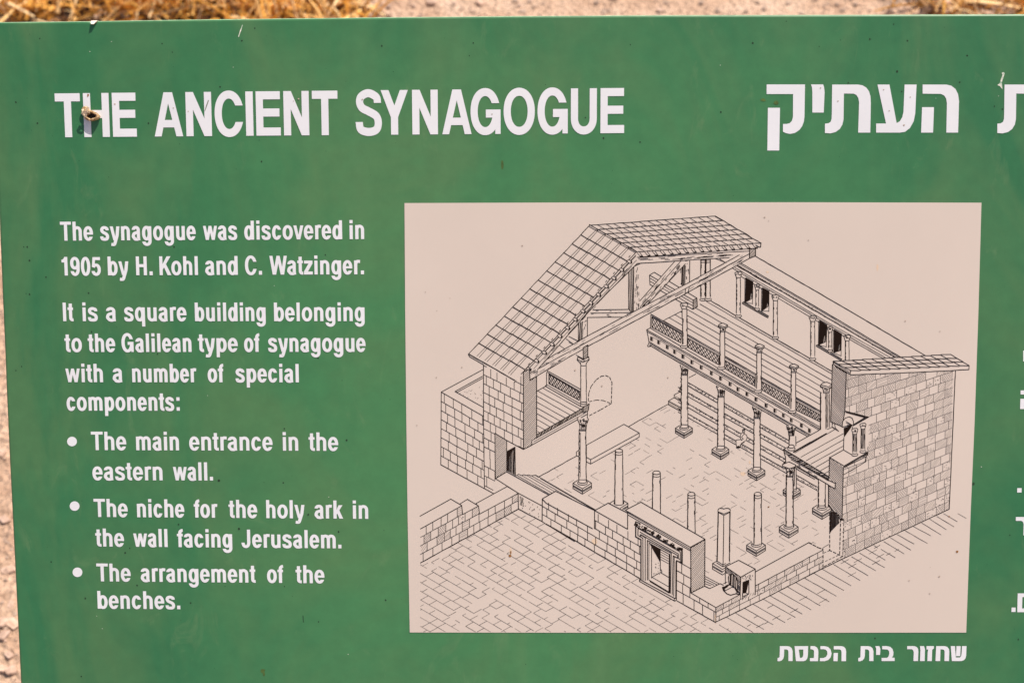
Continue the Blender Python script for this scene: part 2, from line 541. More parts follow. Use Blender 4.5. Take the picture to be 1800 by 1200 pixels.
para1 = Flat(Z_TXT)
text_line(para1, [('The', 106.5, 163.8), ('synagogue', 176.7, 344.2), ('was', 357.5, 417), ('discovered', 430, 601.7), ('in', 614.7, 640)], 423.0, 420.2, 33.2)
text_line(para1, [('1905', 109.2, 177.5), ('by', 190, 226.2), ('H.', 239.7, 268.7), ('Kohl', 280.8, 348.3), ('and', 361.3, 418.3), ('C.', 431.3, 460.8), ('Watzinger.', 474.2, 640)], 484.2, 482, 33)
tag(para1.build('paragraph_lettering', M_WHITE, sign, ON_SIGN), 'two line paragraph about the discovery in 1905')
para2 = Flat(Z_TXT)
text_line(para2, [('It', 111.3, 132), ('is', 145.8, 172), ('a', 187, 203.7), ('square', 218.8, 328), ('building', 343, 467), ('belonging', 482, 640.8)], 564.3, 564.2, 32.6)
text_line(para2, [('to', 114.2, 144.2), ('the', 155, 202.8), ('Galilean', 214.5, 336.7), ('type', 348.3, 418), ('of', 429.7, 459.2), ('synagogue', 471.7, 642.5)], 618.4, 618, 32.4)
text_line(para2, [('with', 115.8, 181.2), ('a', 198.8, 215), ('number', 232.8, 348), ('of', 365.8, 395.8), ('special', 414.5, 525.5)], 671.3, 671.6, 32.2)
text_line(para2, [('components:', 118, 316.3)], 721.3, 721.5, 32)
tag(para2.build('paragraph_lettering', M_WHITE, sign, ON_SIGN), 'four line paragraph about the square building')

def bullet(parent, x, y, r):
    f = Flat(Z_TXT)
    f.poly([[(x + r * math.cos(a * math.pi / 18), y + r * .97 * math.sin(a * math.pi / 18)) for a in range(36)]])
    return f.build('bullet', M_WHITE, parent)

for lab, lines, (bx, by) in (
        ('bulleted line about the main entrance',
         [([('The', 160.8, 222.2), ('main', 239.7, 314.7), ('entrance', 333.3, 479.2), ('in', 497.5, 524.2), ('the', 542.8, 594.5)], 790.5, 791.9, 32.3),
          ([('eastern', 163.3, 285.8), ('wall.', 304.7, 374.7)], 843.3, 843.9, 31.9)], (126.7, 775.5)),
        ('bulleted line about the niche for the holy ark',
         [([('The', 165.5, 224.7), ('niche', 241.3, 324.2), ('for', 341.2, 385), ('the', 402.2, 452.2), ('holy', 468.3, 535.3), ('ark', 553.3, 603.3), ('in', 620.5, 647.2)], 907.8, 911.2, 31.8),
          ([('the', 168.3, 218.3), ('wall', 235, 295), ('facing', 311.7, 408.3), ('Jerusalem.', 425, 600.3)], 959.7, 963, 31.6)], (131.3, 888.8)),
        ('bulleted line about the arrangement of the benches',
         [([('The', 170.3, 230), ('arrangement', 248, 452), ('of', 470, 500.8), ('the', 520, 570.3)], 1020.8, 1024.3, 31.3),
          ([('benches.', 172, 317.2)], 1068.8, 1069.8, 31.2)], (136.3, 1005))):
    f = Flat(Z_TXT)
    for wds, yl, yr, cap in lines:
        text_line(f, wds, yl, yr, cap, 5.6, 5.1)
    o = tag(f.build('list_lettering', M_WHITE, sign, ON_SIGN), lab)
    bullet(o, bx, by, 8.6)

# Hebrew letters, outlines in their own units
def zz(ox, oy, s):
    return lambda pts: [(ox + x / s, oy + y / s) for x, y in pts]

hb = Flat(Z_TXT)
q8, q3 = zz(1340, 130, 8), zz(1200, 0, 3)
TAV_BIG = [(788, 447), (925, 447), (948, 451), (968, 463), (982, 482), (990, 508), (992, 545), (989, 700), (925, 700), (930, 540), (926, 518), (916, 502), (902, 495), (850, 494), (848, 630), (842, 658), (828, 681), (806, 697), (778, 704), (750, 702), (750, 653), (768, 651), (780, 643), (785, 628), (786, 600)]
for c in (q8([(60, 150), (600, 150), (592, 600), (584, 670), (560, 735), (520, 790), (460, 830), (390, 845), (335, 835), (290, 815), (290, 705), (340, 705), (385, 694), (415, 662), (430, 610), (432, 285), (60, 285)]),
          q8([(78, 478), (248, 478), (237, 1078), (70, 1078)]),
          q8([(683, 150), (855, 150), (868, 190), (875, 260), (863, 545), (703, 545), (703, 250), (697, 190)]),
          q3(TAV_BIG),
          q3([(1027, 447), (1090, 447), (1128, 650), (1145, 640), (1158, 618), (1164, 590), (1170, 447), (1233, 447), (1226, 600), (1218, 640), (1198, 676), (1172, 696), (1145, 700), (1020, 700), (1020, 652), (1072, 652)]),
          q3([(1265, 447), (1390, 447), (1416, 453), (1438, 470), (1452, 498), (1457, 535), (1452, 700), (1390, 700), (1393, 545), (1389, 520), (1378, 504), (1360, 496), (1265, 495)]),
          q3([(1262, 566), (1325, 566), (1320, 700), (1257, 700)]),
          q3([(x + 909, y) for x, y in TAV_BIG])):
    if c[0][0] > 1700:
        hb2 = Flat(Z_TXT)
        hb2.poly([c])
        hb2.build('hebrew_heading_lettering', M_WHITE, sign, ON_SIGN)
    else:
        hb.poly([c])
tag(hb.build('hebrew_heading_lettering', M_WHITE, sign, ON_SIGN), 'large white Hebrew heading beside the English one')

cp = Flat(Z_TXT)
q1, q2 = zz(1360, 1120, 10), zz(1540, 1120, 10)
TAV = [(108, 145), (240, 145), (285, 156), (318, 185), (332, 235), (332, 408), (258, 408), (258, 245), (248, 215), (222, 203), (185, 203), (180, 320), (168, 365), (138, 398), (95, 412), (65, 410), (68, 352), (92, 350), (103, 335)]
HE = [[(1055, 145), (1190, 145), (1235, 158), (1264, 195), (1272, 245), (1270, 410), (1190, 410), (1192, 250), (1182, 216), (1155, 203), (1055, 203)], [(1052, 265), (1128, 265), (1122, 410), (1048, 410)]]
RESH = [(545, 145), (670, 145), (712, 160), (737, 195), (742, 240), (735, 408), (655, 408), (660, 250), (650, 216), (625, 200), (545, 200)]
for c in (q1(TAV),
          q1([(645, 145), (715, 145), (755, 165), (780, 205), (785, 250), (778, 410), (635, 410), (635, 355), (705, 355), (708, 235), (697, 212), (670, 203), (645, 200)]),
          q1([(820, 145), (890, 145), (955, 160), (1000, 205), (1017, 275), (1002, 340), (958, 390), (890, 410), (810, 410), (812, 355), (875, 353), (920, 333), (944, 285), (938, 235), (912, 208), (880, 200), (820, 200)]),
          q1(HE[0]), q1(HE[1]), q1([(x + 1420, y) for x, y in TAV]),
          q2([(-15, 145), (55, 145), (75, 190), (68, 300), (0, 300), (0, 190)]),
          q2([(105, 145), (190, 145), (245, 157), (287, 195), (305, 255), (300, 310), (278, 348), (325, 350), (325, 408), (95, 408), (95, 352), (190, 352), (215, 330), (232, 280), (226, 235), (200, 205), (105, 200)]),
          q2(RESH),
          q2([(770, 145), (840, 145), (858, 200), (852, 408), (770, 408), (778, 220)]),
          q2([(885, 145), (1015, 145), (1015, 185), (985, 210), (978, 408), (900, 408), (905, 250), (915, 205), (885, 205)]),
          q2([(1055, 145), (1200, 145), (1250, 158), (1278, 195), (1285, 240), (1280, 408), (1200, 408), (1203, 240), (1192, 212), (1165, 203), (1130, 203), (1125, 408), (1042, 408)]),
          q2([(1310, 145), (1385, 145), (1400, 345), (1470, 345), (1492, 322), (1500, 285), (1508, 145), (1588, 145), (1582, 310), (1568, 362), (1540, 393), (1495, 408), (1330, 408)]),
          q2([(1412, 145), (1485, 145), (1478, 322), (1402, 322)])):
    cp.poly([c])
cp.poly([q1([(365, 145), (605, 145), (600, 310), (588, 362), (562, 396), (525, 410), (390, 410)]), q1([(440, 205), (460, 350), (480, 352), (505, 342), (518, 305), (520, 205)])])
tag(cp.build('caption_lettering', M_WHITE, sign, ON_SIGN), 'small Hebrew caption under the drawing')

fit = lambda pts, x, y, s: [(x + (a - 1048) / 10 * s, y + (b - 145) / 10 * s) for a, b in pts]
for loops in ([[(1798.3, 616), (1805.5, 616), (1807, 620), (1806.5, 635), (1798.5, 635)]],
              [fit(HE[0], 1793, 685.8, 1.23)], [fit(HE[1], 1793, 685.8, 1.23)],
              [[(1788, 857.3), (1795.7, 857.3), (1795.5, 865), (1787.8, 865)]],
              [[(1785.5 + (a - 545) / 10 * 1.2, 908 + (b - 145) / 10 * 1.22) for a, b in RESH]],
              [[(1788.8, 1042), (1818, 1042), (1817, 1075), (1788, 1075)], [(1797, 1048.5), (1796.5, 1068.5), (1809.5, 1068.5), (1810, 1048.5)]],
              [[(1778, 1067), (1785.2, 1067), (1785, 1074.7), (1777.8, 1074.7)]]):
    sd = Flat(Z_TXT)
    sd.poly(loops)
    sd.build('hebrew_column_lettering', M_WHITE, sign, ON_SIGN)

# ------------------------------------------------------------------ the printed picture
pl = [(711, 357), (712.3, 550), (714.3, 740), (716.4, 900), (720.3, 1110.6)]
pb = [(1000, 1111), (1300, 1111.2), (1698.2, 1110.8)]
pr = [(1706, 900), (1713, 740), (1719.6, 550), (1725, 356.4)]
ptp = [(1400, 355.6), (1000, 356)]
pp = [Vector(px(*p)) for p in pl + pb + pr + ptp]
pv = [Vector((p.x, p.y, 0.0004)) for p in pp] + [Vector((p.x, p.y, 0.0001)) for p in pp]
n_ = len(pp)
pf = [(i, n_ + i, n_ + (i + 1) % n_, (i + 1) % n_) for i in range(n_)]
for t3 in tessellate_polygon([pv[:n_]]):
    a, b_, c = (pv[i] for i in t3)
    pf.append(tuple(t3) if (b_ - a).cross(c - a).z > 0 else tuple(reversed(t3)))
picture = link_mesh('picture', pv, pf, M_PAPER, sign, ON_SIGN)
tag(picture, 'beige printed panel with a cutaway drawing of the building')

rnd = random.Random(5)
SEG = []                                     # x0, y0, x1, y1, width of every pen line, photo pixels

def seg(x0, y0, x1, y1, w):
    SEG.append((x0, y0, x1, y1, w))

def pline(pts, w=1.5, close=False):
    if close:
        pts = pts + [pts[0]]
    for a, b in zip(pts, pts[1:]):
        seg(*a, *b, w)

def rough(pts, w=1.5, amp=.35, step=9):
    """a hand drawn line: slightly uneven course and weight"""
    for a, b in zip(pts, pts[1:]):
        l = math.hypot(b[0] - a[0], b[1] - a[1])
        n = max(1, int(l / step))
        q = [(a[0] + (b[0] - a[0]) * i / n + (rnd.uniform(-amp, amp) if 0 < i < n else 0),
              a[1] + (b[1] - a[1]) * i / n + (rnd.uniform(-amp, amp) if 0 < i < n else 0)) for i in range(n + 1)]
        for c, d in zip(q, q[1:]):
            seg(*c, *d, w * rnd.uniform(.85, 1.15))

def dash(pts, w=1.4, on=5, offl=3.2):
    for a, b in zip(pts, pts[1:]):
        l = math.hypot(b[0] - a[0], b[1] - a[1])
        p = 0
        while p < l:
            e = min(l, p + on)
            seg(a[0] + (b[0] - a[0]) * p / l, a[1] + (b[1] - a[1]) * p / l, a[0] + (b[0] - a[0]) * e / l, a[1] + (b[1] - a[1]) * e / l, w)
            p += on + offl

def inside(x, y, poly):
    r = False
    j = len(poly) - 1
    for i in range(len(poly)):
        xi, yi = poly[i]
        xj, yj = poly[j]
        if (yi > y) != (yj > y) and x < (xj - xi) * (y - yi) / (yj - yi) + xi:
            r = not r
        j = i
    return r

def clip(segs, poly, keep_inside):
    bx0, bx1 = min(p[0] for p in poly), max(p[0] for p in poly)
    by0, by1 = min(p[1] for p in poly), max(p[1] for p in poly)
    out = []
    for s in segs:
        x0, y0, x1, y1, w = s
        if max(x0, x1) < bx0 or min(x0, x1) > bx1 or max(y0, y1) < by0 or min(y0, y1) > by1:
            if not keep_inside:
                out.append(s)
            continue
        dx, dy = x1 - x0, y1 - y0
        ts = [0.0, 1.0]
        for i in range(len(poly)):
            ax, ay = poly[i - 1]
            ex, ey = poly[i][0] - ax, poly[i][1] - ay
            den = dx * ey - dy * ex
            if abs(den) < 1e-9:
                continue
            t = ((ax - x0) * ey - (ay - y0) * ex) / den
            u = ((ax - x0) * dy - (ay - y0) * dx) / den
            if 0 < t < 1 and 0 <= u <= 1:
                ts.append(t)
        ts.sort()
        for t0, t1 in zip(ts, ts[1:]):
            if t1 - t0 < 1e-4:
                continue
            tm = (t0 + t1) / 2
            if inside(x0 + dx * tm, y0 + dy * tm, poly) == keep_inside:
                out.append((x0 + dx * t0, y0 + dy * t0, x0 + dx * t1, y0 + dy * t1, w))
    return out

def mask(poly):
    """what is drawn next stands in front: wipe older lines out of its outline"""
    SEG[:] = clip(SEG, poly, False)

class within:
    """lines drawn inside this block are kept only inside the outline"""
    def __init__(self, poly): self.poly = poly
    def __enter__(self): self.n = len(SEG)
    def __exit__(self, *a):
        new = SEG[self.n:]
        del SEG[self.n:]
        SEG.extend(clip(new, self.poly, True))

def shape(poly, w=1.5):
    mask(poly)
    pline(poly, w, True)

def hatch(poly, ang, gap, w=.8, jit=.15):
    a = math.radians(ang)
    ux, uy = math.cos(a), -math.sin(a)
    vx, vy = -uy, ux
    cs = [p[0] * vx + p[1] * vy for p in poly]
    us = [p[0] * ux + p[1] * uy for p in poly]
    with within(poly):
        c = min(cs) + gap * .5
        while c < max(cs):
            u0, u1 = min(us) - 1, max(us) + 1
            seg(ux * u0 + vx * c, uy * u0 + vy * c, ux * u1 + vx * c, uy * u1 + vy * c, w)
            c += gap * rnd.uniform(1 - jit, 1 + jit)

def fill(poly):
    hatch(poly, 3, .8, 1.2, .02)

def bil(q, u, v):
    a, b, c, d = q
    return ((a[0] * (1 - u) + b[0] * u) * (1 - v) + (d[0] * (1 - u) + c[0] * u) * v,
            (a[1] * (1 - u) + b[1] * u) * (1 - v) + (d[1] * (1 - u) + c[1] * u) * v)

def bricks(q, rows, blen, w=1.0, tex=0.0, gaps=0.0, skip_edges=True):
    a, b, c, d = q
    L = math.hypot(b[0] - a[0], b[1] - a[1])
    for r in range(rows + 1):
        if 0 < r < rows or not skip_edges:
            rough([bil(q, 0, r / rows), bil(q, 1, r / rows)], w, .25)
        if r == rows:
            break
        u = rnd.uniform(.3, 1) * blen / L
        prev = 0
        while prev < 1:
            uu = min(u, 1)
            if u < 1 and rnd.random() > gaps:
                p0, p1 = bil(q, u, r / rows), bil(q, u, (r + 1) / rows)
                seg(*p0, *p1, w)
            if tex and rnd.random() < tex:
                k = rnd.random()
                cell = [bil(q, prev, r / rows), bil(q, uu, r / rows), bil(q, uu, (r + 1) / rows), bil(q, prev, (r + 1) / rows)]
                cx, cy = sum(p[0] for p in cell) / 4, sum(p[1] for p in cell) / 4
                cell = [(cx + (p[0] - cx) * .82, cy + (p[1] - cy) * .82) for p in cell]
                if k < .42: hatch(cell, rnd.uniform(42, 60), rnd.uniform(2.2, 3.1), .36, .35)
                elif k < .66: hatch(cell, rnd.uniform(-62, -48), rnd.uniform(2.4, 3.2), .44, .25)
                elif k < .8: hatch(cell, rnd.uniform(22, 30), rnd.uniform(2.6, 3.6), .32, .3)
                else:
                    for _ in range(7):
                        x, y = bil(cell, rnd.random(), rnd.random())
                        seg(x, y, x + rnd.uniform(.6, 2), y - rnd.uniform(-.3, 1.2), .7)
            prev = u
            u += blen / L * rnd.uniform(.72, 1.3)

def grain(poly_q, n, w=.7):
    for _ in range(n):
        u, v = rnd.uniform(0, .9), rnd.uniform(.08, .92)
        l = rnd.uniform(.03, .10)
        seg(*bil(poly_q, u, v), *bil(poly_q, min(1, u + l), v), w)

def ellipse(cx, cy, rx, ry, a0=0, a1=360, w=1.2, n=16):
    pline([(cx + rx * math.cos(math.radians(a0 + (a1 - a0) * i / n)), cy - ry * math.sin(math.radians(a0 + (a1 - a0) * i / n))) for i in range(n + 1)], w)

def squig(x0, y0, x1, y1, n, amp, w=1.0):
    for i in range(n):
        t = (i + rnd.random()) / n
        x, y = x0 + (x1 - x0) * t + rnd.uniform(-amp, amp), y0 + (y1 - y0) * t + rnd.uniform(-amp, amp)
        r = rnd.uniform(.7, 1.5) * amp * .5
        a = rnd.uniform(0, 360)
        ellipse(x, y, r, r * .8, a, a + rnd.uniform(150, 320), w, 7)

def Z(ox, oy):
    def f(*c):
        return [(ox + c[i] / 6, oy + c[i + 1] / 6) for i in range(0, len(c), 2)]
    return f

A, B, C, D, E_, F_ = Z(950, 360), Z(1200, 360), Z(760, 540), Z(1000, 540), Z(1230, 540), Z(1440, 540)
G, H_, I_, J_, K_, Lz, N_, O_, P_ = Z(730, 720), Z(980, 720), Z(1230, 720), Z(1440, 720), Z(710, 880), Z(960, 880), Z(1200, 880), Z(1440, 900), Z(1100, 920)

DA, DB = (.866, .505), (.88, -.475)          # the two horizontal directions of the drawing

def pavement(poly, o, su, sv, long_keep, short_keep, w, seed, blen=(13, 27)):
    r = random.Random(seed)
    with within(poly):
        for k in range(-60, 60):
            bx, by = o[0] + DB[0] * su * k, o[1] + DB[1] * su * k
            t = -700.0
            while t < 700:
                l = r.uniform(*blen)
                x, y = bx + DA[0] * t, by + DA[1] * t
                if r.random() < long_keep:
                    e = l if r.random() < .7 else l * r.uniform(.3, .9)
                    seg(x, y, x + DA[0] * e, y + DA[1] * e, w * r.uniform(.75, 1.2))
                if r.random() < short_keep:
                    e = su * (1 if r.random() < .72 else r.uniform(.3, .8))
                    seg(x, y, x + DB[0] * e, y + DB[1] * e, w * r.uniform(.75, 1.2))
                t += l

# --- floors
inner = [(946.7, 837.5), (1013, 801), (1105, 749), (1174, 710), (1196, 725), (1440, 870), (1458, 905), (1440, 955), (1330, 1000), (1240, 1020), (1130, 930), (985, 855)]
pavement(inner, (1000, 850), 12.5, 16, .18, .23, .42, 3, (7, 16))
plaza = [(739, 988), (911.7, 894), (960, 920), (1006.7, 946.7), (1058, 976.7), (1126.7, 1016.7), (1190, 1055), (1257.5, 1092.5), (1300, 1112), (1330, 1109.5), (739, 1109.5)]
pavement(plaza, (764, 975), 15.6, 18, .92, .72, .52, 11, (14, 27))
for ex, ey in ((1425.8, 1070.8), (1441.7, 1063.3), (1457.5, 1056.3), (1470, 1046.7), (1483.3, 1036.7), (1495.8, 1028.3), (1410, 1078), (1398, 1084), (1380, 1093), (1359, 1096.7), (1343, 1105), (1325, 1111)):
    bx = (1079 + .505 * 1285 - ey + .575 * ex) / (.575 + .505)
    rough([(bx, 1079 - .505 * (bx - 1285)), (ex, ey)], .72, .2)
for s in ((150, 545, 430, 715), (240, 500, 515, 665), (340, 465, 595, 612), (425, 425, 690, 580), (490, 380, 695, 500), (650, 385, 800, 475), (575, 345, 615, 372), (680, 305, 895, 435), (750, 265, 965, 395), (820, 230, 1000, 330), (905, 190, 1140, 325), (990, 145, 1175, 245), (1080, 110, 1285, 235), (1160, 65, 1340, 180), (1240, 40, 1420, 150), (1310, 10, 1455, 95), (1460, 10, 1550, 60)):
    p = O_(*s)
    rough([p[0], p[1]], .75, .2)
right_pave = [(1300, 1095), (1480, 985), (1600, 935), (1580, 975), (1460, 1055), (1400, 1085), (1340, 1108)]
pavement(right_pave, (1300, 1085), 15.5, 16, 0, .42, .7, 8)
for s in ((946.7, 837.5, 1013, 801), (1105, 749, 1174, 710)):
    rough([s[:2], s[2:]], 1.3)

# --- niche for the ark, dashed
dash(D(205, 985, 210, 900, 235, 830, 290, 760, 340, 725, 390, 717, 430, 735, 455, 790, 452, 880, 447, 1010), 1.4, 5, 3)
dash(D(215, 992, 290, 975, 360, 980, 447, 1012), 1.2, 5, 3)
dash(D(447, 1012, 330, 1080, 205, 1145), 1.4, 5, 3)

# --- back wall of the right aisle: cornice, windows, columns, boarded gallery floor
rough([(1328, 450), (1500, 550), (1627, 625)], 1.5, .2)
rough([(1302.5, 462.5), (1470, 560), (1584, 628)], 1.4, .2)
rough([(1296, 467), (1460, 561.5), (1574, 627.5)], 1.6, .4)
rough([(1300, 463.6), (1468, 561.4), (1580, 628)], .7, .2)
for i in range(150):
    t = i / 150
    x, y = 1297 + t * 274, 466.5 + t * 160
    seg(x + rnd.uniform(-.5, .5), y - rnd.uniform(0, .5), x + rnd.uniform(1, 3.2), y + rnd.uniform(-.2, 2.0), rnd.uniform(.7, 1.5))
rough([(1292, 470), (1450, 563.5), (1565, 627.8)], .8, .2)
rough([(1287.5, 471), (1438, 560), (1556, 628)], 1.0, .2)
rough([(1300, 484), (1438, 565), (1550, 628)], 1.0, .2)
seg(1328, 450, 1328, 441, 1.2)

gal = [(1168, 562), (1200, 545), (1248, 527.5), (1303, 560), (1357, 591.5), (1421, 628), (1464, 654), (1464, 750), (1440, 735), (1145, 566)]
with within(gal):
    for k in range(-4, 24):
        y = 500 + k * 11.0
        rough([(1140, y - 40), (1470, y + 150)], .95, .25, 14)
rough([(1248, 527.5), (1303, 560), (1357, 591.5), (1421, 628), (1463, 652.5)], 1.5, .2)
seg(1168, 562, 1203, 544, 1.2)

def dark_window(q, drape):
    fill(q)
    mask(drape)
    pline(drape, .9, True)
    hatch(drape, 80, 1.3, .7, .3)
for Zf, q1_, d1, q2_, d2, sill in (
        (B, (665, 765, 737, 805, 732, 985, 658, 1030), (708, 1000, 716, 935, 728, 925, 731, 985), (840, 870, 907, 905, 905, 1065, 835, 1120), (878, 1085, 886, 1040, 900, 1025, 904, 1065), (628, 1028, 645, 1020, 905, 1170, 900, 1190, 870, 1175, 630, 1040)),
        (E_, (1262, 135, 1337, 182, 1330, 360, 1254, 398), (1300, 372, 1308, 305, 1322, 290, 1330, 355), (1415, 230, 1490, 275, 1486, 455, 1412, 478), (1450, 458, 1460, 400, 1478, 385, 1486, 450), (1228, 398, 1245, 392, 1500, 545, 1490, 560, 1232, 410))):
    dark_window(Zf(*q1_), Zf(*d1))
    dark_window(Zf(*q2_), Zf(*d2))
    shape(Zf(*sill), 1.0)
    hatch(Zf(*sill), -30, 1.2, .7)
    a, b = Zf(*q1_), Zf(*q2_)
    for q in (a, b):
        seg(q[0][0] - 1.5, q[0][1] + 1, q[0][0] - 2, q[3][1] + 1, .9)
        seg(q[3][0], q[3][1], q[2][0], q[2][1] + 9, .9)
        seg(q[1][0] + .8, q[1][1], q[2][0] + .6, q[2][1] + 10, 1.0)

def shaft(xc, yt, yb, wt, wb=None, heavy=True, w=1.3):
    wb = wb or wt
    q = [(xc - wt / 2, yt), (xc + wt / 2, yt), (xc + wb / 2, yb), (xc - wb / 2, yb)]
    mask(q)
    rough([q[0], q[3]], w * 1.15, .25, 6)
    rough([q[1], q[2]], w * 1.0, .25, 6)
    if heavy:
        y = yt + 1
        while y < yb - 4:
            l = rnd.uniform(2, 7)
            if rnd.random() < .55:
                seg(q[0][0] + (q[3][0] - q[0][0]) * (y - yt) / (yb - yt) + .9, y, q[0][0] + (q[3][0] - q[0][0]) * (y + l - yt) / (yb - yt) + .9, min(yb, y + l), 1.1)
            if rnd.random() < .25:
                seg(q[1][0] - 1.2, y, q[1][0] - 1.2, min(yb, y + l), .7)
            y += l + rnd.uniform(1, 5)

def cap_small(xc, yt, w):
    q = [(xc - w * .85, yt + 1), (xc + w * .85, yt + 1), (xc + w * .8, yt + 4), (xc + w * .45, yt + 11), (xc - w * .45, yt + 11), (xc - w * .8, yt + 4)]
    mask(q)
    pline([q[5], (q[0][0], q[0][1] + 1), (xc - w * .3, yt + .5), (xc + w * .5, yt), (q[1][0], q[1][1] + 1), q[2]], 1.2)
    pline([q[5], q[4]], 1.2)
    pline([q[2], q[3]], 1.2)
    squig(xc - w * .5, yt + 4, xc + w * .5, yt + 5, 6, 1.6, .8)
    seg(xc - w * .45, yt + 10.6, xc + w * .45, yt + 10.6, 1.0)

def base_small(xc, yb, w):
    q = [(xc - w * .5, yb - 8), (xc + w * .5, yb - 8), (xc + w * .75, yb - 2), (xc, yb + 1.5), (xc - w * .75, yb - 2)]
    mask(q)
    ellipse(xc, yb - 6, w * .52, 1.8, 180, 360, 1.0, 8)
    ellipse(xc, yb - 3, w * .72, 2.6, 150, 390, 1.2, 12)

for xc, yt, yb, ww in ((1298, 477, 558, 7.4), (1363, 517.5, 596, 7.6), (1428.5, 554, 633.5, 7.6), (1489, 588, 640, 7)):
    shaft(xc, yt + 8, yb - 5, ww * .92, ww, True, 1.1)
    cap_small(xc, yt, ww)
    base_small(xc, yb, ww)
for xc, yt, yb in ((1331, 499, 546), (1459, 573, 619)):
    shaft(xc, yt + 9, yb - 3, 5, 5.2, True, 1.0)
    cap_small(xc, yt, 5.5)
    base_small(xc, yb, 5.5)
for xc in (1235.8, 1244.6):
    shaft(xc, 456, 526, 7.6, 7.8, True, 1.6)
    for y in (457, 461, 523):
        seg(xc - 4.6, y, xc + 4.6, y, 1.1)
    base_small(xc, 529, 8)

# --- stepped benches under the right gallery
for yy, hh_, xe in ((672.5, 6, 1388), (688.5, 6.5, 1420), (708, 6.5, 1432), (725.5, 6.5, 1437)):
    x0 = 1196 - (0 if yy < 680 else 4)
    for d in (0, hh_):
        rough([(x0, yy + d - 8.6), (xe, yy + d + (xe - 1211) * .575)], 1.25, .25, 14)
    for _ in range(int((xe - x0) * .62)):
        x = rnd.uniform(x0, xe)
        y = yy + (x - 1211) * .575 + rnd.uniform(1, hh_ - 1)
        seg(x, y, x + rnd.uniform(.5, 2), y + rnd.uniform(-.6, .8), .75)
pline(D(1180, 830, 1170, 845, 1170, 885), 1.2)
pline(D(1180, 885, 1110, 920, 1110, 950, 1180, 990), 1.2)
pline(D(1110, 950, 1050, 985, 1050, 1025, 1180, 1095), 1.2)
pline(D(1050, 985, 1180, 1055), 1.2)
pline(D(1265, 740, 1360, 690), 1.2)
hatch(D(1112, 925, 1180, 960, 1180, 988, 1112, 950), 60, 2, .7)
hatch(D(1052, 990, 1180, 1058, 1180, 1090, 1052, 1022), 60, 2, .7)

def plinth(xc, yb, s=1.0):
    f = lambda *c: [(xc + c[i] / 6 * s, yb + c[i + 1] / 6 * s) for i in range(0, len(c), 2)]
    mask(f(-100, -118, -50, -150, 45, -150, 95, -118, 95, -58, 0, 2, -100, -58))
    pline(f(-50, -146, -100, -115, -100, -60, 0, 0, 95, -60, 95, -115, 45, -146), 1.3)
    pline(f(-100, -115, 0, -56, 95, -115), 1.2)
    pline(f(-100, -92, 0, -34, 95, -90), 1.2)
    pline(f(-100, -80, 0, -22, 95, -78), 1.2)
    seg(*f(0, -22)[0], *f(0, 0)[0], 1.3)
    seg(*f(0, -56)[0], *f(0, -34)[0], 1.1)
    e = f(0, -120)[0]
    mask([(e[0] + 8.8 * s * math.cos(a * .5236), e[1] + 4.2 * s * math.sin(a * .5236)) for a in range(12)])
    ellipse(e[0], e[1], 8.8 * s, 4.2 * s, 150, 390, 1.1)
    ellipse(e[0], e[1] - 2.2 * s, 7.2 * s, 3.2 * s, 170, 370, 1.2)

def cap_cor(xc, yt, ww, hgt=21):
    q = [(xc - ww * .95, yt), (xc + ww * .95, yt + 2), (xc + ww * .9, yt + 5), (xc + ww * .52, yt + hgt), (xc - ww * .52, yt + hgt), (xc - ww * .9, yt + 6)]
    mask(q)
    pline([q[4], (xc - ww * .6, yt + hgt * .6), (xc - ww * .78, yt + hgt * .35), q[5], q[0]], 1.4)
    pline([q[3], (xc + ww * .6, yt + hgt * .6), (xc + ww * .8, yt + hgt * .35), q[2], q[1]], 1.4)
    with within([(xc - ww * .95, yt), (xc + ww * .95, yt), (xc + ww * .5, yt + hgt), (xc - ww * .5, yt + hgt)]):
        squig(xc - ww * .8, yt + hgt * .25, xc + ww * .8, yt + hgt * .3, 11, 2.4, 1.1)
        squig(xc - ww * .5, yt + hgt * .65, xc + ww * .5, yt + hgt * .65, 9, 2.2, 1.1)
        for _ in range(6):
            x = xc + rnd.uniform(-.45, .45) * ww
            seg(x, yt + hgt * .45, x + rnd.uniform(-.6, .6), yt + hgt * .95, .9)
    seg(q[4][0], q[4][1], q[3][0], q[3][1], 1.2)
    seg(q[4][0], q[4][1] + 1.8, q[3][0], q[3][1] + 1.8, .9)

for xc, yt, xb, yb in ((1203.7, 635, 1202.5, 769.5), (1268, 674, 1266.7, 806.7), (1331.5, 711, 1330, 844)):
    plinth(xb, yb, .92)
    x_ = (xc + xb) / 2
    shaft(x_, yt + 20, yb - 22, 11, 12.2, True, 1.4)
    seg(x_ - 6.3, yb - 24, x_ + 6.3, yb - 23.4, 1.1)
    cap_cor(xc, yt, 9.5, 22)

# --- seated figure drawn on the bench
pl_fig = I_(425, 290, 380, 320, 385, 395, 440, 350, 500, 320, 495, 260, 480, 200, 450, 200)
mask(pl_fig)
pline(I_(445, 240, 428, 265, 430, 300, 440, 320, 460, 305, 440, 285, 470, 250, 495, 265, 500, 290, 490, 318, 440, 350), 1.0)
pline(I_(440, 310, 385, 315, 382, 350, 392, 395, 410, 400, 430, 385, 435, 355, 470, 340), 1.0)
fill(I_(450, 205, 470, 198, 478, 205, 470, 245, 452, 240))
mask(I_(458, 212, 474, 210, 470, 236, 458, 236))
fill(I_(385, 388, 400, 382, 430, 392, 420, 402, 385, 400))

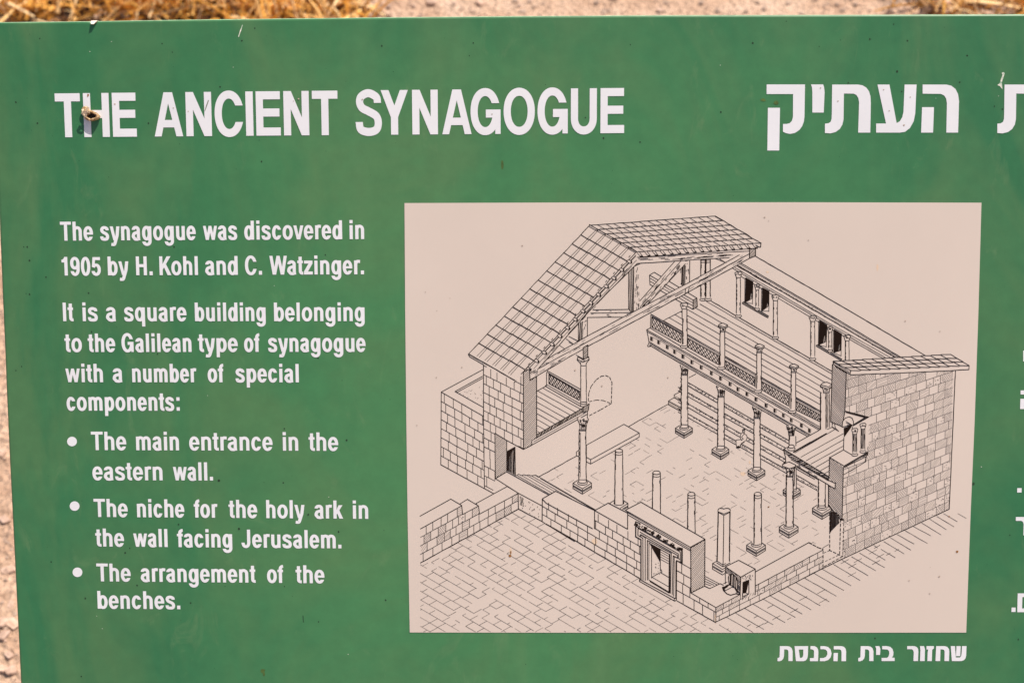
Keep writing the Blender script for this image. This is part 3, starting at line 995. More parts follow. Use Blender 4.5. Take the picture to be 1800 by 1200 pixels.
# --- parapet and entablature of the right gallery
ent = [(1136, 576), (1145, 552), (1440, 722), (1449, 757), (1430, 765), (1137, 609)]
parts_par = ((D, (865, 70, 1200, 262, 1195, 390, 860, 215), (875, 100, 1187, 278, 1181, 372, 875, 207)),
             (D, (1240, 280, 1592, 482, 1588, 620, 1238, 420), (1256, 325, 1585, 512, 1580, 602, 1250, 415)),
             (E_, (248, 508, 588, 702, 585, 845, 246, 655), (262, 555, 580, 737, 580, 827, 262, 640)),
             (E_, (640, 735, 952, 912, 948, 1055, 640, 870), (655, 780, 942, 937, 936, 1037, 650, 862)),
             (E_, (1000, 945, 1282, 1102, 1280, 1215, 1000, 1085), (1012, 985, 1272, 1132, 1266, 1202, 1015, 1080)))
ledge = [(1140, 575), (1453, 756), (1427, 771), (1140, 608), (1137, 597)]
mask([(1143, 551)] + [(1447, 725), (1453, 757), (1425, 772), (1141, 610), (1136, 600), (1136, 578)])
for off_, w_ in ((0, 1.1), (3.4, 1.3), (6.2, 1.0)):
    rough([(1137 + (6.5 if off_ == 0 else 0), 576 + off_ + (0 if off_ else .2)), (1300, 670 + off_ + (-1 if off_ == 0 else 0)), (1455, 757.5 + off_)], w_, .25)
pline(D(860, 215, 820, 235, 825, 258, 832, 290, 845, 360, 842, 385, 830, 400, 835, 412, 860, 410, 868, 395), 1.3)
for off_, w_ in ((0, 1.3), (2.4, .9), (5.6, 1.4)):
    rough([(1142, 600.8 + off_), (1192, 630.0 + off_), (1300, 692 + off_), (1424, 763.5 + off_)], w_, .2)
dent = [D(x, y)[0] for x, y in ((870, 330), (945, 365), (1035, 415), (1113, 465), (1200, 515), (1295, 575), (1393, 630), (1500, 690), (1597, 745), (1697, 805), (1780, 860))] + \
       [E_(x, y)[0] for x, y in ((495, 910), (590, 965), (697, 1030), (790, 1085), (880, 1135))] + [I_(x, y)[0] for x, y in ((963, 105), (1070, 160), (1155, 215))]
for x, y in dent:
    hatch([(x - 1.9, y - 4.4), (x + 1.6, y - 2.6), (x + 1.6, y + 4.6), (x - 1.9, y + 2.6)], 88, .9, .85, .1)
    seg(x + 2.6, y - 2.4, x + 2.6, y + 4.4, .7)
for (x, y), (x2, y2) in zip(dent, dent[1:]):
    seg(x + 2, y - 3, x2 - 2, y2 - 4.6, .6)
for Zf, fr, la in parts_par:
    fq, lq = Zf(*fr), Zf(*la)
    mask(fq)
    rough([fq[3], fq[0], fq[1]], 1.3, .15)
    pline([fq[1], fq[2]], 1.0)
    rough([(fq[0][0] + 1.2, fq[0][1] + 3), (fq[1][0], fq[1][1] + 2.6)], .8, .15)
    pline(lq, 1.3, True)
    n = 9
    with within(lq):
        for i in range(-4, n + 5):
            u = i / n
            seg(*bil(lq, u, 0), *bil(lq, u + .28, 1), 1.0)
            seg(*bil(lq, u, 1), *bil(lq, u + .20, 0), 1.05)
        for i in range(n):
            u = (i + .6) / n
            x, y = bil(lq, u, .5 + rnd.uniform(-.2, .2))
            seg(x - 1, y - .5, x + 1.0, y + .5, 1.1)

def cap_block(xc, yt, s=1.0):
    f = lambda *c: [(xc + c[i] / 6 * s, yt + c[i + 1] / 6 * s) for i in range(0, len(c), 2)]
    mask(f(-45, 20, 5, 0, 52, 20, 48, 50, 28, 65, 26, 92, -22, 92, -24, 65, -48, 45))
    pline(f(-45, 22, -30, 8, 5, 0, 52, 20, 20, 42, -45, 22), 1.2)
    pline(f(-45, 22, -48, 42, -30, 50, -24, 68, -22, 92), 1.4)
    pline(f(52, 20, 50, 42, 30, 55, 28, 70, 26, 92), 1.3)
    pline(f(-45, 36, 15, 58, 50, 38), 1.1)
    squig(*f(-15, 55)[0], *f(15, 68)[0], 4, 1.4, .9)
    seg(*f(-22, 80)[0], *f(26, 80)[0], 1.0)
    seg(*f(-22, 92)[0], *f(26, 92)[0], 1.0)

shaft(1204, 536, 606, 7.6, 8, True, 1.4)
base_small(1202.5, 612, 9)
for xc, yt, yb in ((1270.2, 567.5, 646), (1334.7, 604, 686.7), (1395, 639, 722.5)):
    shaft(xc - .5, yt + 14, yb - 4, 8, 8.6, True, 1.3)
    base_small(xc - 2.5, yb + 3.5, 9.5)
    cap_block(xc, yt)
mask(E_(1285, 890, 1390, 850, 1388, 1200, 1380, 1300, 1280, 1300))
shaft(1447, 690, 757, 9.5, 9.8, True, 1.5)
shaft(1457.5, 690, 750, 10.5, 10, False, 1.1)
for x in (1455, 1458):
    rough([(x, 692), (x, 750)], 1.2, .4, 5)
cap_block(1452, 671, 1.25)
mask(I_(1265, 205, 1430, 190, 1430, 215, 1300, 245))
ellipse(1446, 757, 6.5, 3, 150, 390, 1.2)
ellipse(1446, 754, 5.5, 2.4, 180, 360, 1.1)
pline(I_(1340, 205, 1400, 180, 1430, 200, 1335, 240), 1.2)

# --- left roof, right roof
def jit(p, a=.5):
    return (p[0] + rnd.uniform(-a, a), p[1] + rnd.uniform(-a, a))
r1 = [(1035.8, 396.5), (1117.5, 442.5), (906, 668), (823.3, 622)]
r2 = [(1035.8, 395.8), (1257.5, 379.7), (1337.5, 427), (1117.5, 443)]

# truss behind the roofs
def beam(q, w=1.4, n=16, mid=None):
    mask(q)
    rough([q[0], q[1]], w, .2)
    rough([q[3], q[2]], w, .2)
    if mid:
        rough([((q[0][0] * (1 - mid) + q[3][0] * mid), (q[0][1] * (1 - mid) + q[3][1] * mid)), ((q[1][0] * (1 - mid) + q[2][0] * mid), (q[1][1] * (1 - mid) + q[2][1] * mid))], w * .9, .2)
    grain(q, n)

# purlin
mask(A(1150, 740, 1200, 710, 1650, 982, 1655, 1072, 1610, 1100, 1155, 838))
pline(A(1610, 1003, 1150, 740, 1200, 710, 1650, 982), 1.3)
pline(A(1150, 740, 1155, 838, 1605, 1098), 1.3)
for k in (.3, .62):
    a0, a1 = A(1152, 740 + 98 * k), A(1608, 1003 + 96 * k)
    rough([a0[0], a1[0]], .9, .2)
shape(A(1610, 1003, 1650, 982, 1655, 1072, 1610, 1100), 1.4)
hatch(A(1610, 1003, 1650, 982, 1655, 1072, 1610, 1100), 40, 1.9, .9)
# column under the purlin
mask(A(1475, 1045, 1550, 1045, 1550, 1200, 1500, 1200))
cap_small(1202.5, 532, 8)
rough([(1199, 543), (1199, 560)], 1.4)
rough([(1207.5, 543), (1207.5, 560)], 1.2)

# short beam, post, strut
beam(A(555, 1106, 925, 1101, 975, 1180, 495, 1186), 1.3, 8, .42)
beam(A(985, 650, 1050, 620, 1050, 1115, 980, 1165), 1.4, 0)
pq = A(930, 690, 985, 650, 980, 1165, 930, 1095)
mask(pq)
pline(pq, 1.3, True)
hatch(pq, 87, 1.5, .95, .4)
rp = [A(990, 655)[0], A(990, 1155)[0], A(1048, 1110)[0], A(1048, 625)[0]]
grain(rp, 26, .8)
pline(A(1480, 600, 1530, 590, 1575, 580, 1572, 855, 1525, 868, 1480, 830), 1.3)
hatch(A(1480, 600, 1530, 590, 1530, 868, 1480, 830), 88, 1.35, 1.0, .4)
grain([A(1535, 590)[0], A(1535, 860)[0], A(1570, 850)[0], A(1570, 585)[0]], 10, .8)
st = A(1050, 1010, 1420, 590, 1532, 590, 1528, 625, 1075, 1105, 1050, 1085)
mask(st)
pline(A(1050, 1010, 1420, 590), 1.3)
pline(A(1052, 1075, 1480, 592), 1.2)
pline(A(1075, 1105, 1528, 622), 1.4)
grain([A(1055, 1015)[0], A(1425, 595)[0], A(1470, 595)[0], A(1055, 1070)[0]], 14, .7)
grain([A(1060, 1078)[0], A(1485, 600)[0], A(1525, 620)[0], A(1085, 1095)[0]], 26, 1.0)
# left post
lp_ = C(1540, 165, 1590, 150, 1635, 105, 1635, 370, 1590, 372, 1540, 345)
mask(lp_)
pline(C(1540, 175, 1540, 345, 1590, 372, 1640, 375), 1.3)
pline(C(1635, 105, 1635, 380), 1.3)
hatch(C(1540, 170, 1590, 145, 1590, 372, 1540, 345), 86, 1.7, .9, .4)
grain([C(1597, 150)[0], C(1597, 370)[0], C(1630, 370)[0], C(1630, 120)[0]], 12, .8)
# rafters between the posts seen under the roof
pline(D(0, 305, 100, 355), 1.0)
pline(D(0, 365, 40, 385), 1.0)
pline(C(1440, 305, 1535, 355), 1.0)
pline(C(1410, 330, 1480, 380), .9)
pline(C(1340, 400, 1390, 432), .9)
# long tie beam
tb_top = [(950, 637), (1033, 590), (1200, 502), (1312, 441)]
tb_mid = [(932, 655), (1033, 600), (1205, 507), (1317, 446)]
tb_bot = [(932, 667), (1033, 608.5), (1205, 516), (1317, 454)]
mask(tb_top + list(reversed(tb_bot)))
for q, w_ in ((tb_top, 1.3), (tb_mid, 1.2), (tb_bot, 1.4)):
    rough(q, w_, .2)
for i in range(3):
    grain([tb_top[i], tb_top[i + 1], tb_mid[i + 1], tb_mid[i]], 9 + 6 * (i == 0), .5)
    grain([tb_mid[i], tb_mid[i + 1], tb_bot[i + 1], tb_bot[i]], 13 + 10 * (i != 1), .55)
pline(A(1530, 880, 1525, 935, 1560, 915, 1570, 860), 1.3)
# eave beam under the right roof
eb = [(1119, 452), (1320, 437), (1318, 443), (1282, 452.5), (1120, 463)]
mask(eb)
rough([(1120, 463), (1282, 452.5)], 1.3, .2)
rough([(1122, 452.5), (1317, 441)], 1.0, .2)
grain([(1122, 453), (1300, 442), (1290, 450), (1122, 462)], 34, .7)
sq = B(705, 465, 768, 455, 768, 537, 705, 562)
shape(sq, 1.5)
hatch(sq, 50, 2.0, .95)
pline(B(340, 565, 460, 610), 1.0)
pline(B(390, 570, 440, 600), 1.0)

# right roof
mask([r2[0], r2[1], r2[2], (1337, 434), (1330, 436), (1122, 452), r2[3]])
ROWS2 = 6
for r in range(ROWS2 + 1):
    if r in (0,):
        rough([r2[0], r2[1]], 1.2, .3)
        continue
    y = r / ROWS2
    for k in range(15):
        a, b = bil(r2, k / 15, y), bil(r2, (k + 1) / 15, y)
        seg(a[0], a[1] - .5, b[0], b[1] + .3, .95)
        seg(a[0] + 5, a[1] - 1.9, b[0] + 1, b[1] + .3, .5)
for r in range(ROWS2):
    for k in range(16):
        u = (k + (.12 if r % 2 else -.08) + rnd.uniform(-.05, .05)) / 15
        if 0 <= u <= 1.001:
            seg(*jit(bil(r2, u, r / ROWS2), .3), *jit(bil(r2, min(1, u + .002), (r + 1) / ROWS2), .3), .85)
rough([r2[1], r2[2]], 1.3, .5, 6)
for i in range(46):
    u = i / 46
    x, y = 1120 + u * 207, 443.5 - u * 15.4
    if i % 3 != 2:
        seg(x, y + .5, x + 5.6, y + 7.2, .85)
    if i % 3 == 0:
        fill([(x + 5, y + 6.2), (x + 8.6, y + 5.8), (x + 9.4, y + 7.8), (x + 5.5, y + 8.6)])
pline([(1120, 452), (1330, 436)], 1.0)
pline(B(825, 400, 822, 445, 805, 445, 770, 425), 1.6)
pline(B(780, 455, 700, 465), 1.4)

# left roof
mask([r1[0], (1117.5, 441.7), (1120, 455), (912, 668), (905, 671.5), (826, 627), (823, 622)])
ROWS1 = 14
rough([r1[0], r1[3]], 1.3, .45, 14)
for r in range(1, ROWS1):
    v = r / ROWS1 * .985
    p = [bil(r1, u / 6, v) for u in range(7)]
    for a, b in zip(p, p[1:]):
        rough([jit(a, .35), jit((b[0] - .8, b[1] + .2), .35)], 1.75, .2)
for r in range(ROWS1):
    v0, v1 = r / ROWS1 * .985, (r + 1) / ROWS1 * .985
    for c in range(1, 6):
        u = c / 6
        for du0, du1 in ((-.014, -.022), (.020, .027)):
            seg(*bil(r1, u + du0, v0), *bil(r1, u + du1, v1), .8)
# ridge tiles
for c in range(6):
    a, b = bil(r1, c / 6, 0), bil(r1, (c + 1) / 6, 0)
    pline([(a[0], a[1] - 2.2), (b[0] - 1, b[1] - 2.4), (b[0] + 1.4, b[1] - .6), (b[0] + .2, b[1] + 1.2)], 1.2)
    pline([(a[0] - .5, a[1] + 1.3), (b[0] - .5, b[1] + 1.3)], 1.0)
# eave roll
pline([(823.3, 622), (825.5, 626.5), (904, 671.5), (907.5, 668.5)], 1.3)
rough([(824.5, 622), (905, 668.2)], 1.9, .2)
# verge with its tile ends, and the rafter below it
vr = [(1117.5, 443), (919, 655)]
raf = [(1119, 452), (1120, 463), (1041.7, 540), (945, 649), (931.5, 652), (931.7, 645), (1020, 555)]
mask(raf)
rough([(1117.5, 450), (1020, 553), (931.7, 645)], 1.2, .25, 12)
rough([(1120, 463), (1041.7, 540), (945, 649)], 1.5, .25, 16)
rough([(1119, 457), (1030, 548), (938, 648)], .8, .25, 16)
grain([(1115, 457), (940, 645), (948, 645), (1118, 463)], 26, .7)
rough([(1117, 444), (916, 657)], 1.4, .5, 6)
rough([(1118, 447.5), (922, 655)], .8, .4, 9)
for r in range(1, 15):
    t = r / 14.6
    x, y = vr[0][0] + (vr[1][0] - vr[0][0]) * t, vr[0][1] + (vr[1][1] - vr[0][1]) * t
    nub = [(x - 1.5, y), (x + 2, y - 1.5), (x + 7, y + 1.8), (x + 6.6, y + 5), (x + 3.6, y + 5.4), (x - 1, y + 2.6)]
    mask(nub)
    pline(nub, .9, True)
    fill([(x + 5, y + 2), (x + 7, y + 2.2), (x + 6.6, y + 5.2), (x + 4.4, y + 5)])
    seg(x + 1.5, y - 5.5, x + 3.8, y - 8.5, 1.3)

# --- left tower walls and annex
tall = [(850, 641.5), (905, 671.5), (920, 657), (920, 788), (870, 761), (870.5, 841), (866, 866), (851.5, 857)]
mask([(775, 688), (850, 648), (850, 640), (905, 671.5), (920, 660), (920, 788), (870, 761), (871, 866), (775, 816)])
ann = [(775, 688.5), (849, 731), (851.5, 857), (775, 816)]
bricks(ann, 8, 17, 1.0)
pline([(775, 816), (775.8, 688.5), (850, 648.5)], 1.3)
pline([(775.8, 688.5), (849, 730.5)], 1.3)
pline([(775, 816), (867.5, 866.5)], 1.4)
pline(C(240, 885, 530, 725), 1.3)
pline(C(262, 893, 530, 745), 1.1)
pline(C(240, 885, 262, 893), 1.3)
pline(C(240, 885, 535, 1050), 1.2)
for _ in range(34):
    x, y = rnd.uniform(806, 848), rnd.uniform(672, 706)
    if y > 690 - (x - 806) * .4 and y < 692 + (x - 806) * .4:
        seg(x, y, x + .8, y + .3, .7)
with within(tall):
    bricks([(850, 626), (920, 661), (920, 835), (850.5, 800)], 11, 15, 1.0)
    bricks([(850.5, 800), (920, 835), (920, 905), (851.5, 870)], 4, 15, .95, 0, .2)
rough([(850, 641), (850, 730), (851.7, 857)], 1.4, .15)
pline([(920, 655), (920.3, 789)], 1.4)
pline(G(840, 245, 965, 320, 1140, 415), 1.4)
pline([(870, 761), (870.8, 840)], 1.3)
sec = [(920, 653), (931, 648), (931.7, 668), (943.3, 661), (943.5, 770), (935, 775), (935, 781.7), (920.3, 789)]
mask(sec)
pline(sec, 1.5, True)
hatch(sec, 50, 2.5, .8, .12)
jamb = G(840, 245, 965, 320, 965, 650, 845, 720)
mask(jamb)
pline(jamb, 1.3, True)
hatch(jamb, 50, 2.3, .72, .12)
mask(G(968, 322, 1055, 375, 1057, 690, 968, 640))
fill(G(970, 432, 1052, 388, 1010, 455, 970, 545))
dl = G(970, 545, 1010, 455, 1052, 390, 1056, 688, 970, 640)
hatch(dl, 88, 1.25, .95, .4)
pline(G(1052, 388, 1056, 690), 1.4)
# gallery over the left aisle
pline(C(1105, 880, 1205, 825), 1.3)
gl = C(1108, 880, 1200, 832, 1590, 1062, 1330, 1215, 1110, 1330)
with within([(943.8, 686), (960, 678), (1025, 716.5), (945, 764)]):
    for k in range(12):
        y0 = 672 + k * 10.2
        rough([(938, y0), (1030, y0 + 52)], .9, .2, 12)
pline(C(1205, 690, 1205, 815, 1190, 828, 1570, 1045), 1.3)
pline(C(1205, 812, 1560, 1015), 1.0)
pline(C(1205, 690, 1215, 668, 1560, 860), 1.2)
pline(C(1215, 685, 1560, 885), 1.0)
lat = C(1230, 702, 1555, 895, 1550, 977, 1230, 800)
pline(lat, 1.5, True)
with within(lat):
    for i in range(-4, 14):
        u = i / 10
        seg(*bil(lat, u, 0), *bil(lat, u + .26, 1), 1.1)
        seg(*bil(lat, u, 1), *bil(lat, u + .18, 0), 1.1)
fl_edge = [(1024.5, 716.5), (944, 763), (944, 769), (1025, 723)]
mask(fl_edge)
pline(fl_edge, 1.3, True)
hatch(fl_edge, 60, 1.9, 1.3, .3)
und = [(1025, 723), (944, 769), (935, 773.5), (935, 781.5), (1033, 726)]
mask(und)
pline([(935, 781.5), (935, 773.5), (1030, 720.5)], 1.2)
pline([(938, 776), (1031, 724)], .9)
pline([(935, 781.5), (1033, 727)], 1.4)
# column carrying the tie beam, and its post
ht = C(1590, 425, 1640, 395, 1640, 540, 1592, 545)
mask(ht)
pline(ht, 1.4, True)
hatch(ht, 45, 2.2, 1.0)
cq = C(1527, 545, 1535, 515, 1590, 550, 1645, 520, 1655, 548, 1622, 600, 1565, 600)
mask(cq)
pline(C(1565, 600, 1560, 585, 1527, 553, 1535, 518, 1592, 550, 1648, 520, 1655, 550, 1628, 580, 1622, 600), 1.4)
pline(C(1530, 545, 1590, 578, 1652, 548), 1.2)
squig(*C(1560, 570)[0], *C(1620, 570)[0], 4, 1.3, .9)
pline(C(1515, 500, 1590, 540), .9)
shaft(1025.8, 641, 706, 9.4, 10, False, 1.2)
ellipse(1025.8, 641, 4.8, 1.6, 180, 360, 1.0)
ellipse(1026, 708, 6, 2.2, 0, 360, 1.2)
ellipse(1026, 712, 6, 2.2, 150, 390, 1.1)
mask(D(150, 1050, 215, 1012, 215, 1090, 195, 1110, 150, 1110))
pline(D(150, 1050, 215, 1014, 205, 1085, 150, 1110, 150, 1050), 1.3)
hatch(D(150, 1055, 212, 1020, 203, 1082, 150, 1108), 45, 2, 1.0)
pline(D(150, 1110, 195, 1095, 195, 1195), 1.3)

# --- ark platform and the nearer columns
shape(H_(305, 370, 700, 150, 862, 242, 862, 285, 350, 568, 305, 545), 1.2)
pline(H_(862, 242, 350, 522, 305, 497), 1.2)
pline(H_(350, 522, 350, 568), 1.2)
mask(H_(200, 430, 230, 420, 230, 490, 200, 480))
pline(H_(230, 420, 200, 440, 200, 482, 225, 490), 1.2)
plinth(1024, 867.5)
shaft(1024, 754, 844, 11.6, 13, True, 1.4)
rough([(1020.5, 760), (1020, 838)], .7, .3, 5)
seg(1017.5, 842.5, 1030.5, 842.5, 1.0)
cap_cor(1025, 733, 10, 22)

def stump(xc, yt, yb, wt, wb):
    shaft(xc, yt, yb, wt, wb, True, 1.5)
    mask([(xc + wt / 2 * math.cos(a * .5236), yt + 3.2 * math.sin(a * .5236)) for a in range(12)])
    ellipse(xc, yt, wt / 2, 3.3, 0, 360, 1.2)
    ellipse(xc, yt + 4.6, wt / 2, 3.2, 180, 360, 1.0)

plinth(1088, 903)
stump(1088, 791.5, 884, 13, 14.6)
stump(1154, 830, 906, 13.2, 14.2)
stump(1215.3, 867.5, 945, 12.6, 13)
# heart-shaped corner pier
hp = N_(372, 95, 500, 95, 495, 640, 425, 665, 362, 630)
pm = N_(315, 650, 360, 625, 500, 625, 515, 665, 500, 735, 420, 778, 315, 715)
mask(pm)
pline(N_(360, 632, 315, 655, 315, 715, 420, 776, 460, 750), 1.3)
pline(N_(315, 655, 420, 718, 450, 700), 1.2)
pline(N_(315, 680, 420, 742, 450, 725), 1.1)
pline(N_(315, 692, 420, 752), 1.0)
pline(N_(358, 648, 425, 690, 500, 648), 1.3)
pline(N_(362, 630, 425, 670, 497, 632), 1.1)
mask(hp)
mask(N_(372, 95, 385, 78, 430, 80, 480, 72, 505, 95, 495, 115, 435, 150, 375, 115))
pline(N_(372, 100, 376, 82, 395, 74, 420, 76, 433, 82, 450, 76, 475, 74, 498, 82, 503, 98, 495, 112, 435, 135, 375, 112, 370, 100), 1.3)
pline(N_(375, 118, 435, 150, 495, 118), 1.1)
rough(N_(375, 115, 362, 630), 2.0, .2, 8)
rough(N_(499, 112, 493, 632), 2.0, .2, 8)
rough(N_(433, 150, 427, 650), 1.3, .2, 8)
seg(*N_(425, 690)[0], *N_(425, 650)[0], 1.2)
plinth(1329.3, 976.7, 1.02)
stump(1332, 867.5, 955, 12.6, 13.4)
# lower pier at the right and the column behind the corner one
plinth(1392, 878, .93)
shaft(1393.5, 818, 858, 12, 12.6, False, 1.2)
rough([(1397, 822), (1396, 853)], 1.2, .2)
plinth(1445, 911.7, 1.02)
shaft(1452.5, 846, 890, 7, 7, False, 1.4)
shaft(1444.5, 838, 890, 12, 12.6, True, 1.3)
seg(1438, 888, 1451, 888, 1.0)

# --- gallery over the front aisle
gp = I_(885, 410, 1250, 212, 1430, 195, 1515, 225, 1515, 420, 1370, 500, 1362, 725, 1430, 770, 1425, 830, 905, 545)
mask(gp)
with within(I_(985, 440, 1330, 235, 1420, 200, 1516, 232, 1516, 420, 1370, 500, 1364, 700)):
    for s in ((985, 462, 1430, 200), (1060, 500, 1520, 245), (1120, 535, 1520, 310), (1170, 570, 1520, 375), (1225, 602, 1520, 435), (1270, 640, 1380, 578), (1310, 672, 1380, 635)):
        p = I_(*s)
        rough([p[0], p[1]], 1.0, .2, 12)
pline(I_(1010, 350, 1255, 215), 1.3)
pline(I_(985, 440, 1335, 245), 1.1)
pline(I_(990, 448, 1340, 252), .9)
hatch(I_(985, 436, 1335, 240, 1340, 254, 990, 450), 30, .9, .7)
pline(I_(885, 412, 940, 385), 1.2)
band = I_(885, 412, 960, 455, 1365, 705, 1362, 738, 940, 490, 890, 450)
pline(I_(885, 412, 960, 458, 1365, 705), 1.6)
pline(I_(940, 492, 1362, 740), 1.5)
hatch(band, 12, 2.2, 1.5, .4)
bm = I_(900, 480, 940, 492, 1430, 772, 1426, 830, 1020, 590, 905, 545)
pline(I_(960, 520, 1395, 765), 1.0)
grain([I_(960, 500)[0], I_(1420, 768)[0], I_(1410, 815)[0], I_(1000, 570)[0]], 10, .8)
pline(I_(1430, 770, 1426, 830), 1.5)
pline(I_(1020, 590, 1426, 830), 1.6)
pline(I_(885, 412, 890, 450, 905, 500, 905, 545, 870, 575), 1.5)
squig(*I_(900, 540)[0], *I_(960, 560)[0], 5, 2, 1.1)
# lower wall lines under that gallery
pline(I_(1020, 600, 1250, 735), .9)
# short column standing on it
cap_cor(1391, 747, 8.5, 18)
shaft(1393, 766, 783, 11.5, 12, True, 1.4)
mask([(1391.5 + 6.5 * math.cos(a * .5236), 786 + 6 * math.sin(a * .5236)) for a in range(12)])
ellipse(1391, 784, 5.2, 3, 0, 360, 1.2)
ellipse(1391, 788, 6.6, 3.4, 140, 400, 1.2)
# corner column in front
plinth(1386.7, 944.7, 1.02)
shaft(1388, 834, 924, 11.8, 13, True, 1.7)
cap_cor(1389, 816, 10, 20)
shape(I_(870, 575, 940, 545, 1015, 580, 1000, 600, 945, 618, 875, 590), 1.3)

# --- right wall: masonry, sections, window with shell head, tiled roof
wall = [(1487.5, 655), (1679.3, 651), (1668.3, 894), (1480, 981.7), (1480, 912), (1482.5, 818), (1520, 798), (1527, 780), (1527, 735), (1486, 722)]
mask(wall)
with within(wall):
    rq = [(1481, 981.7 - 15.6 * 24), (1679, 894 - 14.25 * 24), (1668.3, 894), (1480, 981.7)]
    bricks(rq, 24, 17.5, .62, .74)
rough([(1679.3, 651), (1668.3, 894)], 1.4, .15)
rough([(1668.3, 894), (1480, 981.7), (1422, 1010)], 1.5, .2)
up = [(1463, 640), (1487.5, 655), (1485, 723), (1480, 749), (1460, 741)]
mask(up)
pline(up, 1.5, True)
hatch(up, -52, 2.5, .78, .12)
lo_ = [(1458, 803), (1482.5, 818), (1480, 913), (1469, 905), (1456, 886)]
mask(lo_)
pline(lo_, 1.5, True)
hatch(lo_, -52, 2.5, .78, .12)
mask(I_(1362, 725, 1430, 770, 1426, 830, 1360, 792))
pline(I_(1362, 740, 1430, 772, 1426, 830, 1358, 792), 1.5)
# window recess
mask(I_(1370, 500, 1515, 420, 1515, 230, 1505, 180, 1610, 60, 1780, 75, 1770, 130, 1750, 460, 1775, 440, 1770, 480, 1520, 605))
pline(I_(1370, 500, 1515, 420, 1600, 470), 1.3)
pline(I_(1370, 500, 1520, 590), 1.5)
pline(I_(1520, 590, 1770, 445, 1772, 470, 1755, 490, 1520, 605), 1.4)
pline(I_(1755, 490, 1750, 545, 1520, 680), 1.1)
hatch(I_(1522, 592, 1768, 448, 1768, 468, 1522, 606), 30, 1.1, .9)
pline(I_(1515, 420, 1520, 290), 1.3)
fill(I_(1520, 190, 1605, 165, 1590, 190, 1522, 285))
pline(I_(1610, 175, 1620, 480), 1.2)
pline(I_(1535, 12, 1780, 75, 1620, 165), 1.5)
pline(I_(1545, 28, 1740, 78, 1625, 150), 1.0)
hatch(I_(1535, 12, 1780, 75, 1740, 80, 1545, 30), -15, 1.1, .9)
hatch(I_(1780, 76, 1740, 80, 1622, 150, 1620, 165), 30, 1.2, .9)
mask(I_(1500, 180, 1505, 120, 1540, 80, 1590, 75, 1620, 120, 1615, 165))
pline(I_(1500, 180, 1507, 120, 1535, 85, 1575, 72, 1605, 85, 1620, 120, 1622, 165), 1.4)
for k in (95, 125, 160, 195):
    pline(I_(1605, 158, 1540 + (k - 95) * .2, k * .62 + 60), 1.0)
pline(I_(1500, 180, 1615, 160), 1.6)
pline(I_(1400, 185, 1465, 225, 1430, 190, 1420, 140), 1.1)
for xc, yt, yb in ((1502.5, 752, 801.5), (1516.8, 743, 796)):
    shaft(xc, yt + 8, yb - 4, 6.4, 6.8, True, 1.3)
    hatch([(xc - 2.2, yt + 9), (xc + 2.2, yt + 9), (xc + 2.4, yb - 5), (xc - 2.4, yb - 5)], 86, 1.6, .8, .3)
    cap_small(xc, yt, 6.4)
    base_small(xc, yb, 7.5)
# tiled roof of the right wall
rr_ = F_(145, 570, 1385, 495, 1580, 612, 330, 668)
mask(F_(145, 565, 1385, 492, 1582, 610, 1580, 657, 330, 712, 145, 605))
for r in range(4):
    for k in range(12):
        a, b = bil(rr_, k / 12, r / 3), bil(rr_, (k + 1) / 12, r / 3)
        seg(a[0], a[1] - .8, b[0], b[1] + (.5 if r else 0), 1.3)
for r in range(3):
    for k in range(13):
        u = (k + rnd.uniform(-.06, .06)) / 12
        seg(*jit(bil(rr_, min(1, max(0, u)), r / 3), .3), *jit(bil(rr_, min(1, max(0, u + .006)), (r + 1) / 3), .3), 1.25)
pline(F_(145, 570, 150, 600, 325, 705, 330, 668), 1.4)
rough(F_(330, 710, 1000, 685, 1578, 655, 1580, 612), 1.3, .2)
pline(F_(145, 575, 320, 685), 1.0)

# --- doorway at the foot of the right wall, dashed
dk = N_(1550, 115, 1600, 110, 1650, 175, 1650, 230, 1570, 310, 1548, 345)
mask(dk)
hatch(dk, 87, .95, .9, .3)
dash(N_(1550, 120, 1550, 515), 1.5, 5, 3)
dash(N_(1665, 190, 1655, 570), 1.5, 5, 3)
dash(N_(1700, 195, 1688, 580), 1.3, 4, 3)
dash(N_(1545, 515, 1685, 582, 1480, 695, 1480, 500), 1.4, 5, 3)
dash(N_(1550, 520, 1490, 545), 1.0, 4, 3)
dash(N_(1640, 570, 1490, 640), 1.0, 4, 3)
pline(N_(1480, 490, 1540, 455), .9)
fill(N_(1655, 185, 1698, 188, 1698, 198, 1662, 205))
dash(N_(1560, 120, 1610, 120, 1660, 165), 2.2, 3, 2)

# --- low wall along the right front
lw = N_(765, 745, 1330, 435, 1425, 488, 1480, 510, 1480, 695, 510, 1195, 350, 1270, 350, 1120, 605, 985, 615, 800)
mask(lw)
lwq = [N_(350, 1120)[0], N_(1480, 515)[0], N_(1480, 700)[0], N_(350, 1272)[0]]
with within(N_(350, 1120, 600, 985, 765, 890, 1480, 515, 1480, 700, 510, 1195, 350, 1272)):
    bricks(lwq, 3, 17.5, .85, .4)
pline(N_(765, 745, 1330, 435), 1.4)
dash(N_(1330, 435, 1425, 488, 1480, 505), 1.7, 6, 2)
rough(N_(765, 893, 1480, 513), 1.3, .2)
rough([(1257.7, 1092.3)] + N_(510, 1195, 870, 1020, 1480, 705), 1.5, .2)
